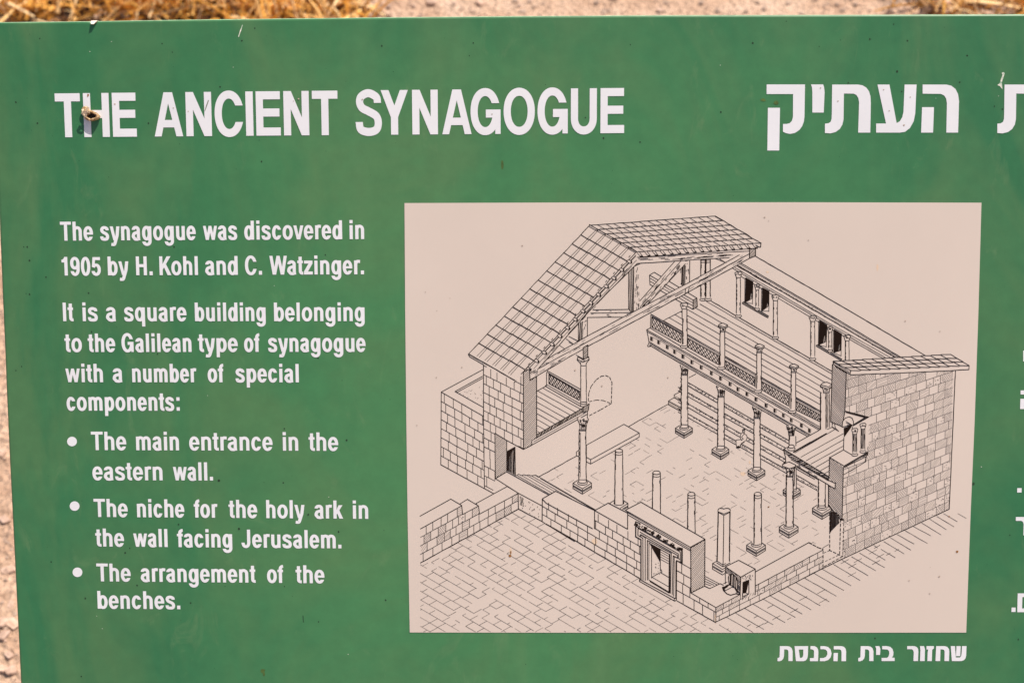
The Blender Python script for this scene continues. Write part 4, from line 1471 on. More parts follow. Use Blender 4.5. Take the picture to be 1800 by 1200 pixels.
# --- front wall and portal
fw = G(845, 722, 965, 650, 1410, 895, 1480, 855) + H_(395, 1070, 535, 980) + [(1100, 896), (1126, 881.5)] + Lz(1675, 400, 1675, 895, 1725, 920) + [(1264, 1025), (1305, 1042)] + N_(350, 1120) + [(1257.5, 1092.5), (1190, 1055)] + Lz(1360, 1050, 1000, 820, 590, 580, 280, 400, 0, 240) + G(1340, 1170, 1085, 1040, 790, 1200, 120, 1400, -200, 1300) + [(739, 906.5)] + G(375, 938, 490, 1005, 550, 940, 650, 985, 970, 805)
mask(fw)
# steps inside
for k, w_ in enumerate((.85, .75, .75, .75, .85)):
    a = G(1070 + 50 * k, 685 + (3 if k % 2 else 0))[0]
    b = Lz(500 - 20 * k + 60, 120 - 28 * k - 20)[0]
    with within([(908, 832), (946, 832), (1047, 893), (1047, 899), (976.7, 861.5), (965, 868), (908, 840)]):
        rough([a, (a[0] + 120, a[1] + 69.5)], w_, .15)
pline(G(1065, 690, 1090, 675, 1120, 690, 1145, 680, 1170, 690, 1195, 682, 1220, 692, 1265, 685, 1300, 708), 1.0)
pline(G(845, 722, 965, 650, 1410, 895), 1.4)
pline(G(845, 722, 1085, 875, 1338, 1010), 1.4)
bits = G(730, 820, 845, 722, 965, 805, 830, 880)
pline(G(970, 805, 640, 985), 1.3)
pline(G(1085, 878, 680, 1095), 1.3)
pline(G(970, 805, 1085, 875), 1.2)
# left low wall, stepping down
pline(G(50, 1118, 375, 938, 490, 1005, 500, 1100), 1.4)
pline(G(490, 1008, 150, 1200) + K_(175, 292), 1.4)
pline(G(470, 990, 550, 940, 668, 1010, 678, 1095), 1.3)
pline(G(668, 1010, 500, 1100), 1.2)
pline(G(640, 985, 650, 990), 1.0)
lwl = [K_(175, 292)[0], K_(1205, -275)[0], K_(1210, 82)[0], K_(175, 650)[0]]
with within(K_(175, 292, 610, 55, 620, 140, 785, 55, 795, 135, 1205, 5 - 90, 1210, 82, 175, 650)):
    bricks([lwl[0], lwl[1], lwl[2], lwl[3]], 4, 15.5, 1.0, .28, 0)
pline(G(1085, 878, 1088, 1040), 1.5)
rough(K_(175, 650, 1210, 82), 1.6, .2)
rough(K_(1210, 82, 1450, 210, 1800, 425), 1.5, .2)
for _ in range(30):
    x, y = rnd.uniform(913, 950), rnd.uniform(872, 908)
    if y > 872 + (x - 913) * .52 and y < 893 + (x - 913) * .52:
        seg(x, y, x + rnd.uniform(-.5, .8), y + rnd.uniform(.5, 2), 1.0)
hatch([(914, 871), (920, 875), (921, 890), (914, 886)], 75, 1.7, .9, .4)
# long front wall
pline(G(1338, 1170, 1340, 935, 1480, 855), 1.6)
pline([(980, 857.5)] + [(1045.8, 895.8)], 1.1)
pline([(950, 840), (980, 857.5)], .9)
pline(G(1480, 855) + H_(395, 1060), 1.4)
pline(Lz(510, 290, 512, 98, 655, 20, 860, 125, 860, 295), 1.5)
pline(G(1340, 938) + Lz(0, 20, 490, 290), 1.5)
pline(Lz(512, 98, 860, 295), 1.4)
with within([(953, 876)] + Lz(490, 290, 510, 290, 512, 98, 860, 295, 1000, 375, 1000, 820, 590, 580, 280, 400, 0, 240) + [(953, 916)]):
    bricks([(953, 876 - 30), (1128, 977 - 30), (1128, 1018), (953, 917)], 5, 18.5, 1.15)
rough([(960, 920), (1006.7, 946.7), (1058, 976.7), (1126.7, 1016.7)], 1.7, .3)
pline(Lz(835, 95, 1000, 10, 1675, 400), 1.5)
pline(Lz(835, 95, 1520, 485, 1675, 400), 1.4)
pline(Lz(850, 115, 1520, 505), 1.0)
pline(Lz(865, 145, 1525, 525, 1525, 965), 1.3)
scn = Lz(1525, 490, 1675, 402, 1672, 893, 1528, 965)
pline(scn, 1.6, True)
hatch(scn, 52, 2.5, .8, .12)
# masonry right of the portal
with within(Lz(1380, 580, 1525, 640, 1525, 965) + N_(350, 1120, 350, 1270) + [(1190, 1055)] + Lz(1380, 1040)):
    bricks([(1187, 966), (1258, 1006), (1258, 1092), (1187, 1052)], 5, 19, 1.1)
pline(Lz(1525, 965, 1672, 893, 1725, 920), 1.3)
pline(Lz(1525, 965) + N_(350, 1120), 1.4)
pline(N_(350, 1120, 600, 985), 1.3)
rough(N_(350, 1120, 350, 1272), 1.5, .1)
rough([(1190, 1055), (1257.5, 1092.5)], 1.6, .2)
pline(N_(230, 895, 285, 920, 395, 868, 430, 885), 1.3)
for k in range(4):
    pline(N_(235, 790 + 26 * k, 390 - 30 * k, 872 + 6 * k), .9)
# portal frame
pt = Lz(945, 210, 1440, 490, 1440, 655, 1380, 640, 1375, 1045, 985, 830, 1000, 400, 945, 370)
mask(pt)
pline(Lz(945, 215, 945, 375, 1000, 405, 1000, 825), 2.2)
pline(Lz(970, 285, 968, 360, 1020, 390, 1022, 830), 1.5)
pline(Lz(990, 350, 1045, 385, 1045, 835), 1.4)
pline(Lz(990, 350, 1000, 375), 1.2)
pline(Lz(1068, 415, 1068, 830), 1.6)
pline(Lz(1085, 430, 1083, 825), 1.1)
pline(Lz(1112, 480, 1112, 810), 1.2)
pline(Lz(1068, 412, 1320, 548, 1310, 970), 1.5)
pline(Lz(1085, 440, 1300, 560), 1.3)
pline(Lz(970, 285, 1415, 535, 1415, 640), 1.4)
pline(Lz(990, 325, 1395, 555, 1395, 605), 1.3)
pline(Lz(1000, 352, 1385, 570, 1390, 600, 1340, 575, 1330, 985), 1.4)
pline(Lz(1410, 610, 1352, 585, 1345, 1000), 1.2)
pline(Lz(1435, 495, 1435, 655, 1375, 625, 1372, 1035), 2.0)
seg(*Lz(1432, 500)[0], *Lz(1430, 650)[0], 2.6)
seg(*Lz(1372, 640)[0], *Lz(1370, 1030)[0], 2.6)
seg(*Lz(1302, 560)[0], *Lz(1298, 965)[0], 2.8)
fill(Lz(1098, 455, 1205, 512, 1203, 640))
pline(Lz(1203, 510, 1205, 735), 1.3)
pline(Lz(1205, 750, 1115, 800), 1.1)
pline(Lz(1205, 750, 1290, 800), 1.1)
pline(Lz(1203, 720, 1215, 722, 1222, 745, 1205, 752), 1.1)
for k in range(4):
    pline(Lz(1210, 535 + 26 * k, 1290, 580 + 26 * k), .9)
pline(Lz(1115, 800, 1300, 905), 1.0)
pline(Lz(1085, 830, 1300, 960), 1.3)
pline(Lz(1095, 845, 1290, 962), 1.8)
for _ in range(14):
    x, y = Lz(rnd.uniform(1120, 1195), rnd.uniform(560, 780))[0]
    seg(x, y, x + .7, y + .5, .9)
shape(Lz(985, 822, 1350, 1020, 1375, 1025, 1372, 1045, 1355, 1052, 985, 845), 1.5)
pline(Lz(1350, 1020, 1352, 1050), 1.2)
# carved frieze: six ornaments in a row
for k in range(7):
    t = k / 6
    x, y = Lz(965 + t * 440, 240 + t * 255)[0]
    squig(x - 4, y - 1, x + 4, y + 3, 7, 2.8, 1.25)
    squig(x - 3, y, x + 3, y + 2, 4, 2.0, 1.4)
rough(Lz(945, 215, 985, 232), 1.6)
rough(Lz(950, 265, 1405, 515), 1.3, .4)
# --- press vat block at the corner
vb = N_(450, 690, 590, 622, 765, 715, 765, 985, 700, 1010, 605, 985, 500, 990, 430, 930, 450, 870)
mask(vb)
pline(N_(450, 690, 590, 622, 765, 715, 765, 985), 1.5)
pline(N_(450, 690, 612, 800, 765, 715), 1.5)
pline(N_(612, 800, 605, 985), 1.7)
arch = N_(480, 800, 495, 770, 530, 768, 565, 800, 580, 850, 575, 960, 540, 900, 490, 880)
hatch(N_(450, 692, 612, 802, 605, 980, 578, 965, 580, 850, 560, 795, 525, 765, 490, 770, 450, 755), -48, 1.9, 1.0, .3)
hatch(arch, 88, 1.6, 1.15, .6)
pline(arch, 1.4, True)
pline(N_(450, 695, 450, 870), 1.2)
fill(N_(420, 905, 445, 920, 470, 905, 490, 880, 470, 880, 440, 900))
pline(N_(420, 910, 430, 940, 465, 975, 505, 990, 560, 975, 605, 985), 1.8)
pline(N_(445, 945, 520, 905, 560, 915, 575, 950, 560, 975), 1.3)
fill(N_(415, 905, 432, 900, 448, 940, 430, 940))
pline(N_(430, 868, 470, 850), 1.0)
wv = N_(635, 855, 698, 830, 698, 975, 632, 1005)
pline(wv, 1.3, True)
fill(N_(637, 857, 697, 832, 690, 870, 668, 965, 637, 968))
pline(N_(632, 968, 655, 960, 695, 980), 1.0)
pline(N_(630, 965, 630, 1040), .9)
for _ in range(16):
    x, y = N_(rnd.uniform(625, 755), rnd.uniform(775, 820))[0]
    seg(x, y, x + .4, y + rnd.uniform(1.5, 3.5), .7)
hatch(N_(625, 1000, 750, 960, 760, 985, 640, 1040), 60, 3, .6, .4)

# lines -> one ink layer on the print
SEG[:] = clip(SEG, [(736, 366), (1716, 366), (1703, 900), (1699, 1110), (733, 1110)], True)
ink = Flat(0.00055)
INK_W = 0.91
for x0, y0, x1, y1, w_ in SEG:
    l = math.hypot(x1 - x0, y1 - y0)
    if l < .15:
        continue
    w_ *= INK_W
    tx, ty = (x1 - x0) / l, (y1 - y0) / l
    nx, ny = -ty * w_ / 2, tx * w_ / 2
    e = w_ * .28
    a = (x0 - tx * e, y0 - ty * e)
    b = (x1 + tx * e, y1 + ty * e)
    ink.strip([(a[0] + nx, a[1] + ny), (b[0] + nx, b[1] + ny)], [(a[0] - nx, a[1] - ny), (b[0] - nx, b[1] - ny)])
line_art = ink.build('line_drawing', M_INK, picture)

# ------------------------------------------------------------------ dirt, stains and damage on the board
def blob(fl, x, y, rx, ry=None, n=9, r=rnd):
    ry = ry or rx
    fl.poly([[(x + rx * math.cos(2 * math.pi * k / n) * r.uniform(.7, 1.2), y + ry * math.sin(2 * math.pi * k / n) * r.uniform(.7, 1.2)) for k in range(n)]])

sp = Flat(0.00016)
r9 = random.Random(21)
for x, y, s in ((70, 68, 1.5), (28, 180, 2), (66, 217, 1.8), (285, 77, 1.6), (303, 92, 1.4), (448, 50, 1.7), (425, 72, 2), (387, 153, 1.8), (261, 217, 1.8), (460, 284, 2), (671, 81, 2.2), (832, 76, 1.5), (825, 98, 1.3), (1108, 79, 1.3), (1061, 243, 2), (1125, 250, 1.8), (1029, 207, 1.6), (1323, 76, 2.2), (1382, 38, 1.2), (1529, 69, 2), (1595, 72, 2), (1571, 43, 1.4), (1577, 126, 2.6), (1700, 98, 2), (1267, 197, 2), (1687, 145, 1.8), (1491, 146, 1.8), (48, 434, 2), (42, 434, 1.4), (52, 458, 2.2), (81, 487, 1.8), (52, 517, 2), (46, 516, 1.2), (306, 434, 2), (156, 515, 2), (559, 629, 2), (161, 583, 1.8), (277, 622, 1.6), (500, 753, 1.6), (498, 848, 1.6), (572, 448, 1.8), (385, 844, 2.6), (609, 773, 2.2), (420, 929, 2.6), (542, 904, 2), (314, 921, 2), (220, 971, 2), (228, 963, 1.6), (241, 1028, 2), (150, 1051, 2), (335, 1059, 2), (595, 934, 2), (90, 987, 1.8), (143, 1188, 1.8), (678, 1054, 2), (560, 1092, 1.5), (1538, 1121, 1.8), (1790, 1123, 2), (1708, 616, 2.6), (1711, 850, 3), (38, 644, 1.4), (28, 651, 1.4), (1585, 161, 1.6), (1762, 192, 1.8), (1748, 187, 1.5), (1440, 82, 1.2), (500, 1030, 1.2), (1775, 940, 1.4)):
    blob(sp, x, y, s * .82, s * .88, 8, r9)
for _ in range(150):
    x, y = r9.uniform(10, 1795), r9.uniform(45, 1195)
    if 715 < x < 1722 and 352 < y < 1115:
        continue
    blob(sp, x, y, r9.uniform(.35, .8), None, 7, r9)
sp.strip([(532, 1081), (533, 1093)], [(533.2, 1081), (534, 1093)])
tag(sp.build('dirt_speck', M_SPECK, sign, ON_SIGN), kind='stuff')
dr = Flat(0.00017)
for x, y, a, b in ((462, 1178, 4.5, 3.6), (464, 1184, 2, 4), (883, 290, 2.2, 10), (1342, 176, 4.5, 3), (1364, 181, 4, 4.5)):
    blob(dr, x, y, a, b, 11, r9)
m_drip, t_, b_ = new_mat('olive dropping')
nd = noise_node(t_, 200, 4, .6, coords(t_))
t_.links.new(ramp(t_, nd.outputs[0], [(.3, (.035, .07, .012)), (.7, (.09, .15, .03))]).outputs[0], b_.inputs['Base Color'])
tag(dr.build('dropping', m_drip, sign, ON_SIGN), kind='stuff')
# stains on the print
for x, y, a, b in ((896.5, 976, 3, 2.6), (898, 970, 1.3, 4.5), (1682.3, 968.5, 2.6, 2.8), (1351, 890, 2, 1.6), (1668, 907, 2.2, 1.2)):
    ru = Flat(0.00075)
    blob(ru, x, y, a * .8, b * .8, 10, r9)
    ru.build('rust_spot', M_RUST, picture)
stn = Flat(0.00072)
for x, y in ((918, 432), (748, 513), (791, 524), (768, 546), (767, 663), (812, 645), (1058, 678), (1344, 382), (1351, 388), (1591, 564), (1652, 582), (1421, 422), (1186, 724), (1011, 650), (1598, 1019), (1635, 996), (1651, 1012), (1634, 1042), (1174, 663), (733, 747), (1258, 1085)):
    blob(stn, x, y, r9.uniform(.7, 1.5), None, 8, r9)
tag(stn.build('stain_spot', M_STAIN, picture), kind='stuff')
M_FAINT = mat_film('faint ochre stain', (.63, .47, .34), .05, 120, .8)
fn = Flat(0.00046)
for x, y, a, b in ((1045, 951, 4.5, 6), (1306, 832, 5, 3.5), (1542, 470, 2, 6), (1349, 478, 3, 2), (1318, 812, 2, 3), (1257.5, 1086, 1.2, 9), (897.5, 968, 2, 7)):
    blob(fn, x, y, a, b, 14, r9)
tag(fn.build('faint_stain', M_FAINT, picture), kind='stuff')
# pale scrapes and the chip at the top edge
scr_parts = []
for nm, pts in (('scrape', [(1753, 150), (1757, 147), (1759.5, 139), (1762, 132), (1760.5, 128.5), (1764, 127), (1766, 129), (1764.5, 134), (1761, 145), (1762, 157), (1759.5, 154.5), (1757.5, 151.5)]),
                ('scratch', [(425.8, 44), (427, 44.5), (424, 54), (419.8, 65.5), (418.7, 65), (422, 54)])):
    f = Flat(0.00018)
    f.poly([pts])
    scr_parts.append((nm, f, None))
sc_ = Flat(0.00019)
m_scr, t_, b_ = new_mat('pale scrape')
nd = noise_node(t_, 300, 3, .6, coords(t_))
t_.links.new(ramp(t_, nd.outputs[0], [(.3, (.22, .36, .24)), (.62, (.75, .70, .62))]).outputs[0], b_.inputs['Base Color'])
for x, y in ((196, 73.5), (158, 91), (410, 118.5), (482, 502), (1266, 115), (1755, 169), (578, 873), (612, 1149), (170, 1082), (180, 1104), (365, 695), (1725, 820), (1645, 173)):
    blob(sc_, x, y, .9, .6, 7, r9)
for nm, f, _k in scr_parts:
    f.build(nm, m_scr, sign, ON_SIGN)
tag(sc_.build('pale_speck', m_scr, sign, ON_SIGN), kind='stuff')
lt = Flat(0.0005)
for x, y, q in ((1553, 158, 1.3), (1600, 171, 1.1), (1563, 195, 1.2), (1589, 220, 1.7), (1473, 178, 1.3), (1442, 155, 1.2), (202, 183, 1.5), (525, 174, 1.6), (305, 190, 1.3), (637, 175, 1.5), (865, 201, 1.2), (331, 196, 1.2), (516, 178, .9)):
    blob(lt, x, y, q, q * .9, 9, r9)
tag(lt.build('stain_speck', M_STAIN, sign, ON_SIGN), kind='stuff')
st_ = Flat(0.00052)
st_.poly([[(366, 176), (367.5, 177), (363, 190), (360.5, 196), (359.8, 195), (362, 187)]])
st_.build('dirt_streak', mat_film('grey smear', (.20, .22, .17), .3, 300, .9), sign, ON_SIGN)
m1 = Flat(0.00054)
m1.poly([[(154, 165), (157, 166.5), (156, 169), (153.5, 171), (153.8, 167.5)]])
m1.build('dirt_mark', M_RUST, sign, ON_SIGN)
fv = []
for x, y, z in ((160.6, 37.0, .0012), (172, 36.4, .0012), (166.2, 43.6, .0035), (162, 43.2, .0042), (160.6, 37.0, -.003), (172, 36.4, -.003), (166.2, 43.6, .0029), (162, 43.2, .0036)):
    fv.append(Vector((*px(x, y), z)))
link_mesh('paint_flake', fv, [(3, 2, 1, 0), (4, 5, 6, 7), (0, 1, 5, 4), (1, 2, 6, 5), (2, 3, 7, 6), (3, 0, 4, 7)], M_PALE, sign, ON_SIGN)

# ------------------------------------------------------------------ snail shell stuck on the heading
def mat_shell():
    m, t, b = new_mat('tan shell')
    n = noise_node(t, 330, 5, .7, coords(t, (1, 1, 1)), .8)
    r = ramp(t, n.outputs[0], [(.34, (.035, .014, .005)), (.44, (.22, .11, .04)), (.56, (.55, .37, .19)), (.72, (.84, .70, .50))])
    t.links.new(r.outputs[0], b.inputs['Base Color'])
    b.inputs['Roughness'].default_value = .5
    bump(t, b, n.outputs[0], .5, .0006)
    return m
M_SHELL = mat_shell()
M_HOLE = mat_film('dark shell inside', (.018, .008, .004), .4, 300, .8)
PXM = DIST / FPX                                     # one photo pixel in metres on the board
shell = bpy.data.objects.new('snail_shell', None)
COL.objects.link(shell)
sx_, sy_ = px(157, 199)
shell.matrix_world = BOARD_M @ Matrix.Translation((sx_, sy_, 0.0003))
tag(shell, 'small broken tan snail shell stuck on the letter H of the heading', 'snail shell')

def spiral(name, cx, cy, r_out, turns, open_dir, tilt, parent, r_in=.18):
    """a flat coiled tube that widens to its mouth"""
    v, f = [], []
    n, m = int(30 * turns), 14
    for i in range(n + 1):
        t = i / n
        ang = open_dir - (1 - t) * turns * 2 * math.pi
        rad = r_out * (r_in + (1 - r_in) * t ** 1.5) * .58
        tr = r_out * (.10 + .36 * t ** 1.4)
        c = Vector((cx + rad * math.cos(ang), cy + rad * math.sin(ang) * .92, r_out * (.42 + .75 * (1 - t) ** 1.2)))
        e1 = Vector((math.cos(ang), math.sin(ang), 0))
        for k in range(m):
            a = 2 * math.pi * k / m
            rib = 1 + .06 * math.sin(i * 1.9)
            v.append(c + e1 * (tr * rib * math.cos(a)) + Vector((0, 0, tr * rib * .95 * math.sin(a))))
    for i in range(n):
        for k in range(m):
            k2 = (k + 1) % m
            f.append((i * m + k, (i + 1) * m + k, (i + 1) * m + k2, i * m + k2))
    f.append(tuple(range(m)))
    o = link_mesh(name, v, f, M_SHELL, parent, None, True)
    ring = [v[n * m + k] for k in range(m)]
    return o, ring

# upper, crushed whorl
w1, ring1 = spiral('whorl', -3.6 * PXM, 5.0 * PXM, 9.6 * PXM, 2.2, math.radians(-40), 0, shell)
# lower whorl whose open mouth faces the viewer, edge to the lower right
lip_v, lip_f, hole_v = [], [], []
mm = 26
rr9 = random.Random(2)
cx, cy = 4.5 * PXM, -4.5 * PXM
prof = ((1.00, 0.0), (1.10, .28), (1.02, .62), (.86, .80), (.70, .74), (.60, .50), (.52, .20))
for j, (rs, zh) in enumerate(prof):
    for k in range(mm):
        a = 2 * math.pi * k / mm
        wob = 1 + .07 * math.sin(3 * a + 1) + rr9.uniform(-.03, .03)
        rx, ry = 13.5 * PXM * rs * wob, 8.2 * PXM * rs * wob
        ca, sa = math.cos(a), math.sin(a)
        rot = math.radians(-12)
        x, y = rx * ca, ry * sa
        hgt = zh * 13.5 * PXM * (1 + .25 * ca)
        lip_v.append(Vector((cx + x * math.cos(rot) - y * math.sin(rot), cy + x * math.sin(rot) + y * math.cos(rot), hgt)))
for j in range(len(prof) - 1):
    for k in range(mm):
        k2 = (k + 1) % mm
        lip_f.append((j * mm + k, j * mm + k2, (j + 1) * mm + k2, (j + 1) * mm + k))
lip = link_mesh('lip', lip_v, lip_f, M_SHELL, shell, None, True)
hv = [lip_v[(len(prof) - 2) * mm + k] * 1.0 for k in range(mm)]
hole = [Vector((p.x, p.y, p.z - .0006)) for p in hv]
hv2 = hole + [Vector((cx, cy, .0008))]
link_mesh('mouth', hv2, [(k, (k + 1) % mm, mm) for k in range(mm)], M_HOLE, shell, None, True)
# broken fragments between the whorls
fr_v, fr_f = [], []
for (x, y, z, s, a) in ((-2, 1.0, 15, 5, .15), (-6, 3.5, 14, 3.6, 1.6), (1.5, 2.0, 13, 4.5, -.3), (-2.0, -4, 13, 3.6, 1.0), (-7.5, -2, 10, 3.4, 2.2), (1, 7, 12, 3.6, .9)):
    b0 = len(fr_v)
    c = Vector((x, y, z)) * PXM
    for (u, w_, h) in ((-1, -.5, 0), (1, -.35, .3), (.7, .5, .8), (-.8, .45, .5), (-1, -.5, -.3), (1, -.35, 0), (.7, .5, .5), (-.8, .45, .2)):
        u2, w2 = u * math.cos(a) - w_ * math.sin(a), u * math.sin(a) + w_ * math.cos(a)
        fr_v.append(c + Vector((u2, w2, h)) * (s * PXM))
    fr_f += [tuple(b0 + i for i in q) for q in ((0, 1, 2, 3), (7, 6, 5, 4), (0, 4, 5, 1), (1, 5, 6, 2), (2, 6, 7, 3), (3, 7, 4, 0))]
link_mesh('fragment', fr_v, fr_f, mat_film('cream shell inside', (.74, .60, .42), .25, 500, .5), shell)

# ------------------------------------------------------------------ ground
def mat_ground():
    m, t, b = new_mat('stony earth')
    co = coords(t)
    n1 = noise_node(t, 9, 6, .62, co)
    n2 = noise_node(t, 70, 6, .7, co)
    vor = t.nodes.new('ShaderNodeTexVoronoi')
    vor.inputs['Scale'].default_value = 85
    t.links.new(co, vor.inputs['Vector'])
    c = ramp(t, n1.outputs[0], [(.28, (.45, .28, .19)), (.5, (.60, .41, .295)), (.74, (.71, .53, .41))])
    g = ramp(t, n2.outputs[0], [(.3, (.62, .58, .54)), (.65, (1.12, 1.1, 1.08))])
    c2 = mix(t, 1.0, c.outputs[0], g.outputs[0], 'MULTIPLY')
    t.links.new(c2, b.inputs['Base Color'])
    b.inputs['Roughness'].default_value = .95
    h = mix(t, .5, n2.outputs[0], vor.outputs[0])
    bump(t, b, h, 1.0, .02)
    return m
M_GROUND = mat_ground()
gv, gf = [], []
def gz(x, y):
    return .035 * noise.noise(Vector((x * 1.1, y * 1.1, 0))) + .016 * noise.noise(Vector((x * 6, y * 6, 3))) + .006 * noise.noise(Vector((x * 22, y * 22, 7)))
xs = [-120, -60, -25, -10, -5] + [-2.6 + i * .03 for i in range(int(5.2 / .03) + 1)] + [5, 10, 25, 60, 120]
ys = [-60, -20, -8, -4] + [-1.2 + i * .03 for i in range(int(4.4 / .03) + 1)] + [5, 10, 25, 60, 150]
for y in ys:
    for x in xs:
        gv.append((x, y, gz(x, y)))
nx_ = len(xs)
for j in range(len(ys) - 1):
    for i in range(nx_ - 1):
        a = j * nx_ + i
        gf.append((a, a + 1, a + nx_ + 1, a + nx_))
ground = link_mesh('ground', gv, gf, M_GROUND, None, None, True)
tag(ground, 'pale stony earth behind and below the sign', 'ground', kind='structure')

def mat_stone(name, lo, hi):
    m, t, b = new_mat(name)
    n = noise_node(t, 45, 6, .65, coords(t))
    oi = t.nodes.new('ShaderNodeObjectInfo')
    r = ramp(t, n.outputs[0], [(.3, lo), (.7, hi)])
    rv = ramp(t, oi.outputs['Random'], [(0, (.8, .78, .78)), (1, (1.1, 1.06, 1.02))])
    t.links.new(mix(t, 1.0, r.outputs[0], rv.outputs[0], 'MULTIPLY'), b.inputs['Base Color'])
    b.inputs['Roughness'].default_value = .9
    bump(t, b, n.outputs[0], .5, .004)
    return m
M_STONE = mat_stone('limestone', (.40, .26, .19), (.62, .46, .37))
M_GRAVEL = mat_stone('gravel stones', (.33, .22, .16), (.58, .44, .35))

def stone_mesh(r, rad, flat=.6):
    bm = bmesh.new()
    bmesh.ops.create_icosphere(bm, subdivisions=2, radius=1)
    s = Vector((r.uniform(.8, 1.3), r.uniform(.7, 1.1), flat * r.uniform(.8, 1.2)))
    o = Vector((r.uniform(-50, 50),) * 3)
    for v in bm.verts:
        k = 1 + .28 * noise.noise(v.co * 1.3 + o) + .14 * noise.noise(v.co * 3 + o)
        q = Vector((round(v.co.x * 1.5) / 1.5, round(v.co.y * 1.5) / 1.5, round(v.co.z * 1.5) / 1.5))
        c = v.co * .35 + q * .65
        v.co = Vector((c.x * s.x, c.y * s.y, c.z * s.z)) * (k * rad)
    me = bpy.data.meshes.new('stone')
    bm.to_mesh(me)
    bm.free()
    return me

def put_on_ground(px_, py_):
    p = ground_px(px_, py_)
    for _ in range(4):
        p = ground_px(px_, py_, gz(p.x, p.y))
    return p

# gravel: uncountable small pieces, one object
r4 = random.Random(44)
proto = []
for k in range(10):
    me = stone_mesh(r4, 1.0, .65)
    proto.append(([v.co.copy() for v in me.vertices], [tuple(p.vertices) for p in me.polygons]))
    bpy.data.meshes.remove(me)
sv, sf = [], []
def add_pebble(p, rad):
    vs, fs = proto[r4.randrange(10)]
    a = r4.uniform(0, 6.28)
    b0 = len(sv)
    ca, sa = math.cos(a), math.sin(a)
    for c in vs:
        sv.append((p.x + (c.x * ca - c.y * sa) * rad, p.y + (c.x * sa + c.y * ca) * rad, p.z + c.z * rad + rad * .12))
    for f in fs:
        sf.append(tuple(b0 + i for i in f))
for _ in range(330):                                    # the strip left of the board
    p = put_on_ground(r4.uniform(-90, 50), r4.uniform(380, 1230))
    add_pebble(p, r4.choice((.0014, .002, .002, .003, .004)))
for _ in range(500):                                    # the strip above it
    p = put_on_ground(r4.uniform(640, 1590), r4.uniform(-60, 45))
    add_pebble(p, r4.choice((.002, .003, .004, .005, .009)))
for _ in range(1500):                                   # and thinly all round
    x, y = r4.uniform(-2.6, 2.6), r4.uniform(-.3, 4.6)
    if 1.85 < y < 2.9 and (x < -.3 or x > .95):
        continue
    add_pebble(Vector((x, y, gz(x, y))), r4.choice((.002, .003, .004, .006, .010, .016)))
gravel = link_mesh('gravel', sv, sf, M_GRAVEL)
tag(gravel, 'loose small gravel strewn over the pale earth', 'gravel', kind='stuff')

# single stones one can pick out
STONES = [(8, 915, .011, 'large flat pinkish stone beside the sign edge, uppermost of the lower left stones'),
          (3, 798, .010, 'rounded pale stone halfway down the left edge of the sign'),
          (16, 1003, .012, 'grey weathered stone beside the sign, midway down the left strip'),
          (21, 1063, .0075, 'small knobbly stone pair like lump just above the dark shadowed stones'),
          (5, 1095, .012, 'angular stone with a deep dark shadow beneath it'),
          (23, 1097, .010, 'pale angular stone touching the sign edge, low on the left'),
          (8, 1117, .010, 'thin flat slab like grey stone below the angular stone with dark shadow'),
          (17, 1153, .010, 'greyish pink stone set in fine gravel low at the left'),
          (20, 1180, .011, 'pink wedge shaped stone beside the sign at the bottom corner'),
          (2, 1176, .011, 'pointed stone cut by the frame in the bottom left corner'),
          (8, 1126, .004, 'tiny white pebble among the lower left stones'),
          (1160, 21, .012, 'small pale stone lying right above the top edge of the sign'),
          (758, 6, .018, 'pale rounded stone beyond the sign where the dry grass ends'),
          (845, 8, .014, 'stone with a dark hollow beside it beyond the top edge'),
          (1655, 6, .030, 'big pale rock half hidden by straw at the upper right')]
rs = random.Random(9)
for x, y, rad, lab in STONES:
    me = stone_mesh(rs, rad, .42)
    me.materials.append(M_STONE)
    o = bpy.data.objects.new('stone', me)
    COL.objects.link(o)
    p = put_on_ground(x, y)
    o.location = p + Vector((0, 0, rad * .25))
    o.rotation_euler = (rs.uniform(-.2, .2), rs.uniform(-.2, .2), rs.uniform(0, 6))
    tag(o, lab, 'stone', 'stones on the earth round the sign')

# ------------------------------------------------------------------ dry grass
def mat_straw():
    m, t, b = new_mat('dry straw')
    at = t.nodes.new('ShaderNodeAttribute')
    at.attribute_name = 'tone'
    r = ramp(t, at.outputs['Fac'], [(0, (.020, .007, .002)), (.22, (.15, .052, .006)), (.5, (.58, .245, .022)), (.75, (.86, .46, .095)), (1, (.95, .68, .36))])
    t.links.new(r.outputs[0], b.inputs['Base Color'])
    b.inputs['Roughness'].default_value = .7
    return m
M_STRAW = mat_straw()

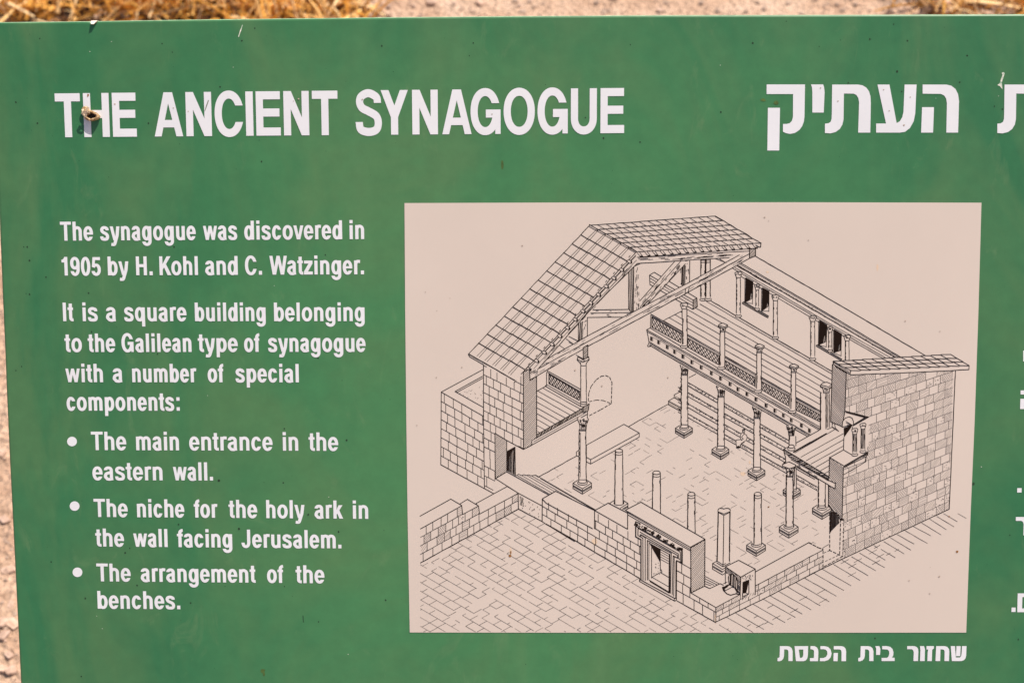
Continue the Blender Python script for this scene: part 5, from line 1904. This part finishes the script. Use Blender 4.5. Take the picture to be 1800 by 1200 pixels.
def straw_patch(name, n, region, label, seed, hmax=.10, rot=.9, lift=0.0):  # rot: share of flat strands coloured dark as shade
    r = random.Random(seed)
    v, f, tone = [], [], []
    for q in range(int(n * 1.7)):
        p = region(r)
        shade_straw = r.random() < rot / 1.7
        clump = noise.noise(Vector((p.x * 5.5, p.y * 5.5, seed))) + .45 * noise.noise(Vector((p.x * 14, p.y * 14, seed)))
        if not shade_straw and clump < r.uniform(-.55, .25):
            continue
        a = r.uniform(0, 6.283)
        if shade_straw:                                      # flat straw on the soil, coloured dark for the shade under the mat
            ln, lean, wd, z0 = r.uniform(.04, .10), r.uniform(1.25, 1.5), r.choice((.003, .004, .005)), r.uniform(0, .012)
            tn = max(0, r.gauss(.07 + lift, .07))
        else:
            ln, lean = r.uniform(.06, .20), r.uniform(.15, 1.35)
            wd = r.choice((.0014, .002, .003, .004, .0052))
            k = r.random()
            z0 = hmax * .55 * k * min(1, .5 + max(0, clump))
            tn = min(1, max(0, r.gauss(.46 + lift + .36 * k, .22)))  # strands low in the mat get a darker colour, as if shaded
        d = Vector((math.cos(a) * math.sin(lean), math.sin(a) * math.sin(lean), math.cos(lean) * .8 + .05))
        p = p + Vector((0, 0, z0 - .003))
        side = d.cross(Vector((0, 0, 1)))
        side = side.normalized() if side.length > .01 else Vector((1, 0, 0))
        up2 = side.cross(d).normalized()
        bend = r.uniform(-.6, .6)
        b0 = len(v)
        S_ = 4
        for i in range(S_ + 1):
            t = i / S_
            c = p + d * (ln * t) + side * (bend * ln * t * t * .5) - Vector((0, 0, ln * .35 * t * t * min(lean, 1)))
            g0 = gz(c.x, c.y) + .003
            if c.z < g0:
                c.z = g0
            ww = wd * (1 - .6 * t)
            for k in range(3):
                ang = k * 2.094
                v.append(c + side * (ww * math.cos(ang)) + up2 * (ww * math.sin(ang)))
                tone.append(tn)
        for i in range(S_):
            for k in range(3):
                k2 = (k + 1) % 3
                f.append((b0 + i * 3 + k, b0 + i * 3 + k2, b0 + i * 3 + 3 + k2, b0 + i * 3 + 3 + k))
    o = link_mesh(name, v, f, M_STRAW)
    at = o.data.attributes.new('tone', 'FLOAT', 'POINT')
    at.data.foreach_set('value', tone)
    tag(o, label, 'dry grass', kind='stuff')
    return o

def field(x0, x1, soft):
    """points of a ragged field of straw on the ground, thick near the sign and thinning out behind it"""
    def reg(r):
        while True:
            x, y = r.uniform(x0 - .3, x1 + .3), r.uniform(1.75, 3.0)
            e = .16 * noise.noise(Vector((x * 2.2, y * 2.2, soft))) + .06 * noise.noise(Vector((x * 9, y * 9, soft)))
            d = min(x - x0, x1 - x, y - 1.90, 2.85 - y) + e
            if y > 2.35 and r.random() > .45:
                continue
            if d > 0 and r.random() < d / .12:
                return Vector((x, y, gz(x, y)))
    return reg
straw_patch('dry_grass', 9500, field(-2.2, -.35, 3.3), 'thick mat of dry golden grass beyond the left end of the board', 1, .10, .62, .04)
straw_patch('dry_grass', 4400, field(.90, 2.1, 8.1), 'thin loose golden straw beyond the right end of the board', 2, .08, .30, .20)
